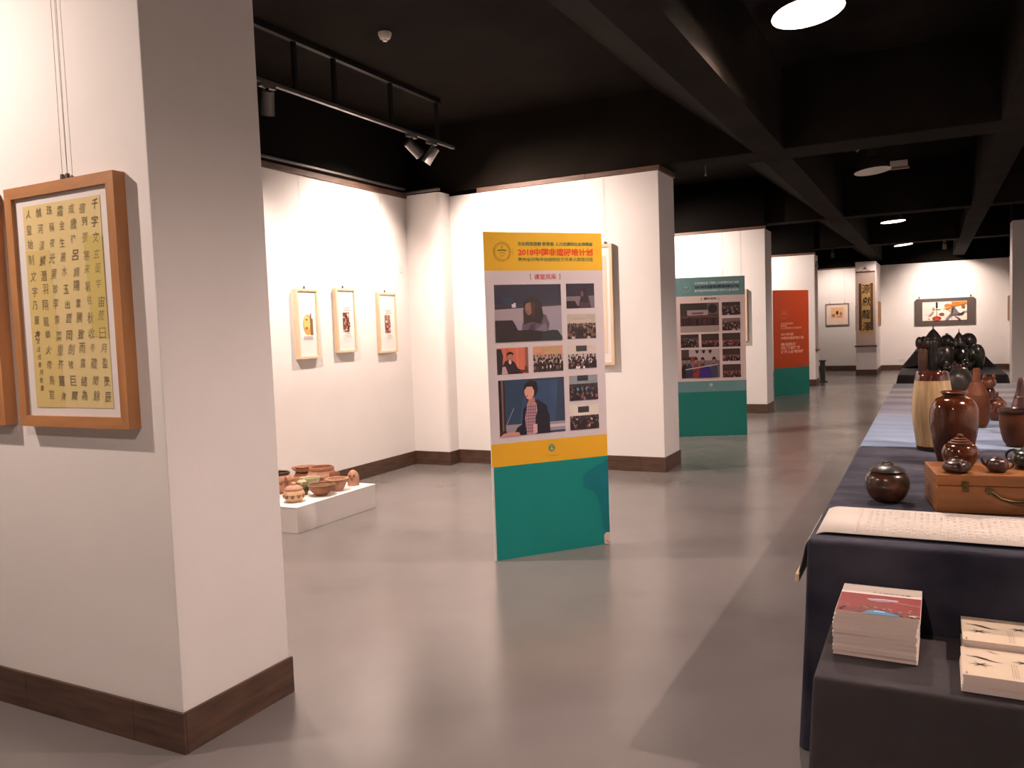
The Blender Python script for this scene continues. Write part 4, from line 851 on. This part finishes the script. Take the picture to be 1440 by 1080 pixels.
for k in range(10):
    last = k == 9; off = (0, 0) if k < 7 else (.004 * (k - 6), -.002)
    book('closed cream paperback with a red picture cover, topmost of its stack' if last else 'cream paperback, %s below the topmost red-covered book of the stack' % ['', 'first', 'second', 'third', 'fourth', 'fifth', 'sixth', 'seventh', 'eighth', 'ninth'][9 - k], (-.152 + rr.uniform(-.001, .001) + off[0] * .6, 2.722 + rr.uniform(-.002, .002), cumul), R(-1 + rr.uniform(-.6, .6)), .232, .282, .0135, GB, cover_red if last else None); cumul += .01355
def cover_fish(t, th):
    p = Flat(0, .00015); K = rgb(52, 44, 40); w, d = .15, .105
    p.rect(-w, -d, w, d, rgb(214, 196, 172))
    def fish(x, yy, l, a=.3):
        c, s = math.cos(-a), math.sin(-a); P_ = [(0, 0), (.2, .06), (.45, .02), (.7, -.04), (1, -.0)]
        p.stroke([(x + l * (u * c - v * s), yy + l * (u * s + v * c)) for u, v in P_], [l * .03, l * .13, l * .16, l * .09, l * .01], K); p.stroke([(x + l * .3, yy - l * .02), (x + l * .42, yy - l * .16)], [l * .05, l * .01], K, False); p.stroke([(x, yy), (x - l * .1, yy + l * .06)], [l * .06, l * .01], K, False)
    fish(-.13, .035, .085); fish(-.085, .085, .035); fish(.03, -.075, .07, -.1); fish(.11, .04, .05, .2)
    for x, yy, s in ((-.105, -.02, .03), (.0, .03, .026), (.09, -.03, .02)):
        for k in range(6): a = k * 1.05; p.stroke([(x, yy), (x + s * math.cos(a), yy + s * .6 * math.sin(a))], [.006, .001], rgb(90, 82, 74), k == 0)
    for x in (-.03, -.024, -.018): p.stroke([(x, -.09), (x, .01)], .001, rgb(150, 136, 120), False)
    p.rect(-.142, -.098, -.138, -.085, rgb(120, 110, 104), False); p.build('cover_art', t, None, th)
GF = 'booklets with fish drawings'
for k in range(5): book('cream booklet, %s below the top of the front fish-drawing pile' % ['', 'first', 'second', 'third', 'fourth'][4 - k] if k < 4 else 'fish-drawing booklet on top of the front pile', (.222 + rr.uniform(-.003, .003), 2.548 + rr.uniform(-.001, .001), .484 + k * .0096), R(rr.uniform(-.5, .5)), .30, .21, .0094, GF, cover_fish if k == 4 else None)
for k in range(6): book('cream booklet, %s below the top of the rear fish-drawing pile' % ['', 'first', 'second', 'third', 'fourth', 'fifth'][5 - k] if k < 5 else 'fish-drawing booklet on top of the rear pile', (.232 + rr.uniform(-.003, .003), 2.762 + rr.uniform(-.001, .001), .484 + k * .0112), R(rr.uniform(-.5, .5)), .30, .205, .011, GF, cover_fish if k == 5 else None)

# ================================================================ POTTERY ON THE NEAR TABLE
M_brown = cer('glossy_brown_glaze', (.11, .027, .007), (.034, .009, .0035), .12, 9, .15, bump=.08, spec=.45)
M_cream_g = mat('streaked_cream_glaze', (.56, .39, .20), .25, var=.5, scale=6, col2=(.36, .23, .105), stretch=(7, 7, .35), coat=.3)
M_rim = cer('dark_red_rim_glaze', (.07, .016, .010), (.04, .010, .007), .12, 9, .7)
M_darkbrown = cer('dark_brown_clay', (.055, .022, .014), (.018, .009, .007), .3, 12, .2)
M_mottled = cer('mottled_brown_glaze', (.085, .026, .014), (.014, .016, .012), .26, 16, .3)
M_terra = cer('terracotta', (.105, .033, .012), (.065, .021, .009), .55, 10, spec=.15)
M_purple = cer('purple_brown_clay', (.055, .018, .017), (.03, .011, .010), .3, 10, .2)
M_blackclay = cer('black_clay', (.026, .021, .018), (.010, .008, .007), .36, 14, .2)
M_green = cer('dark_green_glaze', (.022, .024, .016), (.010, .010, .008), .25, 12, .3)
def teapot(label, loc, r, h, m, rotz=0, spout=True, handle=True, ribs=0, group=None, lidh=.25, knob=True, top=False):
    t = vessel('teapot', label, 'teapot', loc, [(0, 0), (r * .6, 0), (r * .93, h * .22), (r, h * .45), (r * .86, h * .72), (r * .5, h * .85), (r * .42, h * .86), (0, h * .84)], m, group, ribs=ribs, ribamp=.03 if ribs else 0, rotz=rotz)
    add_lathe(t, 'lid', [(0, h * .84), (r * .46, h * .86), (r * .42, h * .92), (r * .2, h * .98), (0, h)], m)
    if knob: add_lathe(t, 'knob', [(0, h * .97), (r * .09, h * 1.0), (r * .13, h * 1.08), (r * .08, h * 1.15), (0, h * 1.16)], m, 3, 14)
    if spout: add_tube(t, 'spout', bez((-r * .8, 0, h * .42), (-r * 1.3, 0, h * .45), (-r * 1.38, 0, h * .86), 8), [r * .2 * (1 - .055 * i) for i in range(9)], m)
    if handle: add_tube(t, 'handle', [(r * .78 + r * .62 * math.sin(R(a)), 0, h * .5 - h * .30 * math.cos(R(a))) for a in range(0, 181, 18)], r * .085, m)
    return t
# round lidded jar
t = vessel('round_lidded_jar', 'round dark mottled lidded jar standing alone on the navy cloth', 'jar', (-.162, 3.60, TZ + .003), [(0, 0), (.042, 0), (.066, .02), (.084, .065), (.078, .105), (.055, .125), (.05, .128), (0, .12)], M_mottled)
add_lathe(t, 'lid', [(0, .122), (.062, .124), (.064, .130), (.045, .143), (.02, .150), (0, .151)], M_blackclay); add_tube(t, 'lid_handle', [(-.022, 0, .147), (-.012, .004, .162), (.0, 0, .158), (.01, -.004, .163), (.022, 0, .147)], .004, M_brass)
# wooden box
t = thing('wooden_box', 'orange-brown wooden box with brass latch and chain handle', 'box', (.015, 3.437, TZ + .004), R(8))
BW, BD, BH = .53, .30, .146
M_boxwood = mat('orange_camphor_wood', (.30, .108, .025), .4, var=.35, scale=4, stretch=(.7, 5, 9), bump=.05, bscale=40)
box('case', 0, BW, 0, BD, 0, .103, M_boxwood, t, .003); box('box_lid', -.001, BW + .001, -.001, BD + .001, .1045, BH, M_boxwood, t, .003)
c = box('latch', .085, .108, -.007, 0, .083, .122, M_brass, t, .002); bm = bmesh.new(); lathe(bm, [(0, 0), (.006, 0), (.006, .004), (0, .005)], 12); o = from_bm('latch_knob', bm, M_brass, c); o.location = (.0965, -.007, .095); o.rotation_euler = (R(90), 0, 0)
c = box('latch', .422, .445, -.007, 0, .083, .122, M_brass, t, .002)
bm = bmesh.new()
for x in (.175, .36):
    lathe(bm, [(0, .075), (.011, .079), (.014, .088), (.011, .097), (0, .101)], 12, x, -.005)
hp = [(.178, -.012, .088), (.19, -.016, .078), (.21, -.018, .062), (.24, -.018, .053), (.2675, -.018, .051), (.295, -.018, .053), (.325, -.018, .062), (.345, -.016, .078), (.357, -.012, .088)]
tube(bm, hp, [.0035, .006, .0042, .0055, .0042, .0055, .0042, .006, .0035], 8); from_bm('handle', bm, M_brass, t, smooth=True)
BZ = TZ + .003 + BH
# pots on the box
teapot('small dark squat teapot on the front of the wooden box', (.083, 3.505, BZ), .05, .055, M_darkbrown, R(-75), knob=True)
t = vessel('tiered_lidded_jar', 'reddish brown lidded jar with stepped lid on the wooden box', 'jar', (.10, 3.665, BZ), [(0, 0), (.04, 0), (.058, .02), (.066, .05), (.058, .078), (.042, .088), (.036, .088), (0, .08)], M_brown); MATS['satin_brown'] = None; del MATS['satin_brown']
add_lathe(t, 'lid', [(0, .086), (.044, .088), (.044, .094), (.034, .097), (.034, .103), (.024, .106), (.024, .111), (.014, .114), (0, .115)], M_terra, 1); add_lathe(t, 'knob', [(0, .112), (.01, .114), (.012, .122), (.006, .128), (0, .129)], M_terra, 3, 12)
teapot('small ribbed dark teapot with round handle on the wooden box', (.22, 3.55, BZ), .038, .062, M_darkbrown, R(8), ribs=12, knob=False)
t = teapot('dark green squat teapot at the back of the wooden box', (.335, 3.665, BZ), .062, .085, M_green, R(150))
# tall cream barrel jar
t = vessel('barrel_jar', 'tall streaked cream barrel jar with brown glazed rim', 'jar', (.002, 5.09, TZ + .007), [(0, 0), (.078, 0), (.078, 0), (.082, .02), (.096, .12), (.103, .21), (.1, .30), (.089, .385), (.089, .385), (.0, .385)], M_cream_g)
add_lathe(t, 'rim', [(.0893, .384), (.085, .408), (.080, .428), (.076, .433), (.070, .432), (.066, .42), (.064, .39), (0, .386)], M_rim, 1); add_lathe(t, 'foot', [(0, -.001), (.08, -.001), (.082, .018), (.078, .02)], M_darkbrown, 1)
# big brown jar
t = vessel('glazed_storage_jar', 'big glossy brown storage jar with small flared mouth', 'jar', (.098, 4.60, TZ + .003), [(0, 0), (.068, 0), (.078, .03), (.1, .14), (.109, .22), (.105, .285), (.085, .325), (.058, .34), (.052, .345), (.052, .345), (0, .335)], M_brown, ribs=8, ribamp=.008, seg=48)
add_lathe(t, 'mouth', [(.05, .338), (.05, .35), (.062, .358), (.06, .366), (.05, .366), (.042, .35), (0, .34)], M_brown, 2)
# terracotta bottle
t = vessel('terracotta_bottle', 'terracotta bottle with conical shoulder behind the brown storage jar', 'bottle', (.262, 6.15, TZ + .007), [(0, 0), (.055, 0), (.072, .03), (.079, .1), (.079, .17), (.073, .205), (.07, .21)], M_terra, n=3)
add_lathe(t, 'neck', [(.073, .206), (.074, .214), (.05, .262), (.028, .30), (.026, .308), (.022, .34), (.02, .385), (.012, .385), (0, .38)], M_terra, 2); add_lathe(t, 'ring', [(.026, .3), (.031, .304), (.026, .309)], M_terra, 1)
# dark globe pot
t = vessel('globe_pot', 'dark round pot behind the cream barrel jar', 'pot', (.215, 8.0, TZ + .007), [(0, 0), (.05, 0), (.09, .06), (.105, .14), (.095, .22), (.06, .27), (.05, .275), (0, .265)], M_blackclay); add_lathe(t, 'lid', [(0, .268), (.05, .274), (.03, .29), (.01, .295), (.014, .31), (0, .316)], M_purple)
# brown teapot and lion ornament
teapot('glossy brown teapot on the striped cloth', (.405, 6.55, TZ + .007), .065, .17, M_brown, R(-60))
t = thing('lion_ornament', 'small dark glazed lion ornament on the striped cloth', 'ornament', (.40, 7.4, TZ + .007))
bm = bmesh.new(); lathe(bm, smooth_prof([(0, 0), (.06, 0), (.062, .05), (.05, .12), (.03, .17), (0, .19)], 4), 20); from_bm('body', bm, M_brown, t, smooth=True)
bm = bmesh.new(); bmesh.ops.create_icosphere(bm, subdivisions=3, radius=.05); 
for v in bm.verts: v.co *= 1 + .16 * noise.noise(v.co * 40)
o = from_bm('head', bm, M_brown, t, smooth=True); o.location = (0, -.03, .20)
for s in (-1, 1):
    add_lathe(t, 'ear', [(0, .235), (.013, .238), (.01, .262), (0, .27)], M_brown, 2, 10, .032 * s, -.02); add_tube(t, 'leg', [(.032 * s, -.04, .09), (.036 * s, -.062, .04), (.036 * s, -.065, .004)], [.018, .015, .017], M_brown)
add_tube(t, 'tail', bez((0, .05, .04), (.02, .11, .10), (0, .07, .17)), .011, M_brown)
# mortar cup and purple bottle
t = vessel('clay_tub', 'brown clay tub with thick rolled rim at the table edge', 'tub', (.435, 5.30, TZ + .007), [(0, 0), (.06, 0), (.08, .03), (.096, .1), (.1, .16), (.097, .195), (.088, .195), (.085, .1), (.06, .03), (0, .025)], M_terra); add_lathe(t, 'rim', [(.092, .185), (.106, .190), (.106, .205), (.09, .208), (.084, .195)], M_darkbrown, 2)
t = vessel('purple_bottle', 'slender purple-brown pointed bottle behind the clay tub', 'bottle', (.475, 5.75, TZ + .007), [(0, 0), (.05, 0), (.06, .07), (.052, .15), (.032, .23), (.021, .28), (.016, .33), (.009, .35), (0, .352)], M_purple); add_lathe(t, 'neck_ring', [(.03, .226), (.037, .232), (.03, .24)], M_purple, 1)

# ================================================================ POTTERY ON THE FAR TABLE
GT = 'dark pottery on the far table'; Z1 = .7535; Z2 = 1.0005
def pointed(label, x, yy, z, r, h):
    t = vessel('spired_jar', label, 'jar', (x, yy, z), [(0, 0), (r * .6, 0), (r, h * .18), (r * .95, h * .34), (r * .8, h * .44), (r * .72, h * .45)], M_blackclay, GT)
    add_lathe(t, 'lid', [(r * .8, h * .44), (r * .86, h * .46), (r * .5, h * .66), (r * .16, h * .80), (0, h * .82)], M_blackclay); add_tube(t, 'spire', [(0, 0, h * .78), (0, 0, h * .88), (0, 0, h)], [r * .12, r * .07, r * .03], M_blackclay, 8); return t
pointed('black spired jar with the tallest peak on the far riser', .02, 13.4, Z2, .13, .37)
pointed('black spired jar with the lower peak on the far riser', .35, 13.38, Z2, .085, .30)
t = vessel('domed_jar', 'black domed jar between the two spired jars', 'jar', (.20, 13.62, Z2), [(0, 0), (.07, 0), (.1, .08), (.095, .14), (.06, .19), (.03, .21), (0, .215)], M_blackclay, GT); add_lathe(t, 'knob', [(0, .21), (.016, .212), (.02, .228), (0, .235)], M_metal_grey, 2, 12)
t = vessel('domed_jar', 'black domed jar beside the lower spired jar', 'jar', (.47, 13.62, Z2), [(0, 0), (.08, 0), (.115, .09), (.105, .16), (.06, .215), (0, .23)], M_blackclay, GT)
t = vessel('round_pot', 'dark olive round pot at the right end of the far table', 'pot', (.545, 12.7, Z1), [(0, 0), (.07, 0), (.095, .12), (.1, .2), (.08, .28), (.05, .31), (0, .30)], M_green, GT); add_lathe(t, 'lid', [(0, .3), (.06, .308), (.03, .335), (0, .34)], M_green)
t = vessel('reddish_lidded_jar', 'slim reddish lidded jar on the far table', 'jar', (-.105, 12.25, Z1), [(0, 0), (.05, 0), (.058, .08), (.058, .24), (.05, .30), (.04, .32), (0, .31)], cer('reddish_brown_clay', (.13, .06, .04), (.07, .032, .024), .4, 10), GT); add_lathe(t, 'lid', [(0, .315), (.06, .32), (.062, .33), (.03, .35), (.012, .36), (.014, .38), (0, .385)], M_brown)
t = vessel('tall_black_vase', 'tall straight black vase beside the slim reddish jar', 'vase', (.018, 12.25, Z1), [(0, 0), (.052, 0), (.056, .1), (.056, .34), (.05, .40), (.04, .415), (.034, .41), (.03, .3), (0, .28)], M_blackclay, GT)
teapot('black teapot with pale highlights at the middle of the far table', (.16, 12.42, Z1), .07, .17, M_blackclay, R(20), group=GT)
teapot('brown glinting teapot at the middle of the far table', (.275, 12.12, Z1), .06, .13, M_darkbrown, R(-30), group=GT)
teapot('olive glinting teapot toward the right of the far table', (.41, 12.38, Z1), .07, .155, M_green, R(160), group=GT)
t = vessel('small_jar', 'small black jar near the front edge of the far table', 'jar', (.19, 11.95, Z1), jar_prof(.06, .10), M_blackclay, GT); add_lathe(t, 'lid', [(0, .09), (.036, .095), (.02, .11), (0, .113)], M_darkbrown)
t = vessel('small_jar', 'small brown jar near the front right of the far table', 'jar', (.36, 11.9, Z1), jar_prof(.055, .09), M_brown, GT)
t = vessel('wide_jar', 'wide dark jar on the riser behind the slim reddish jar', 'jar', (-.12, 13.72, Z2), [(0, 0), (.07, 0), (.1, .07), (.09, .15), (.05, .19), (0, .195)], M_blackclay, GT)
t = vessel('flared_pot', 'dark flared pot in the middle of the far table behind the teapots', 'pot', (.17, 12.82, Z1), [(0, 0), (.07, 0), (.1, .1), (.11, .22), (.08, .30), (.10, .36), (.09, .36), (.07, .3), (0, .25)], M_blackclay, GT)
t = vessel('flared_pot', 'dark green flared pot beside the dark olive round pot', 'pot', (.37, 12.95, Z1), [(0, 0), (.06, 0), (.095, .1), (.1, .2), (.075, .27), (.085, .31), (.075, .31), (.06, .26), (0, .22)], M_green, GT)
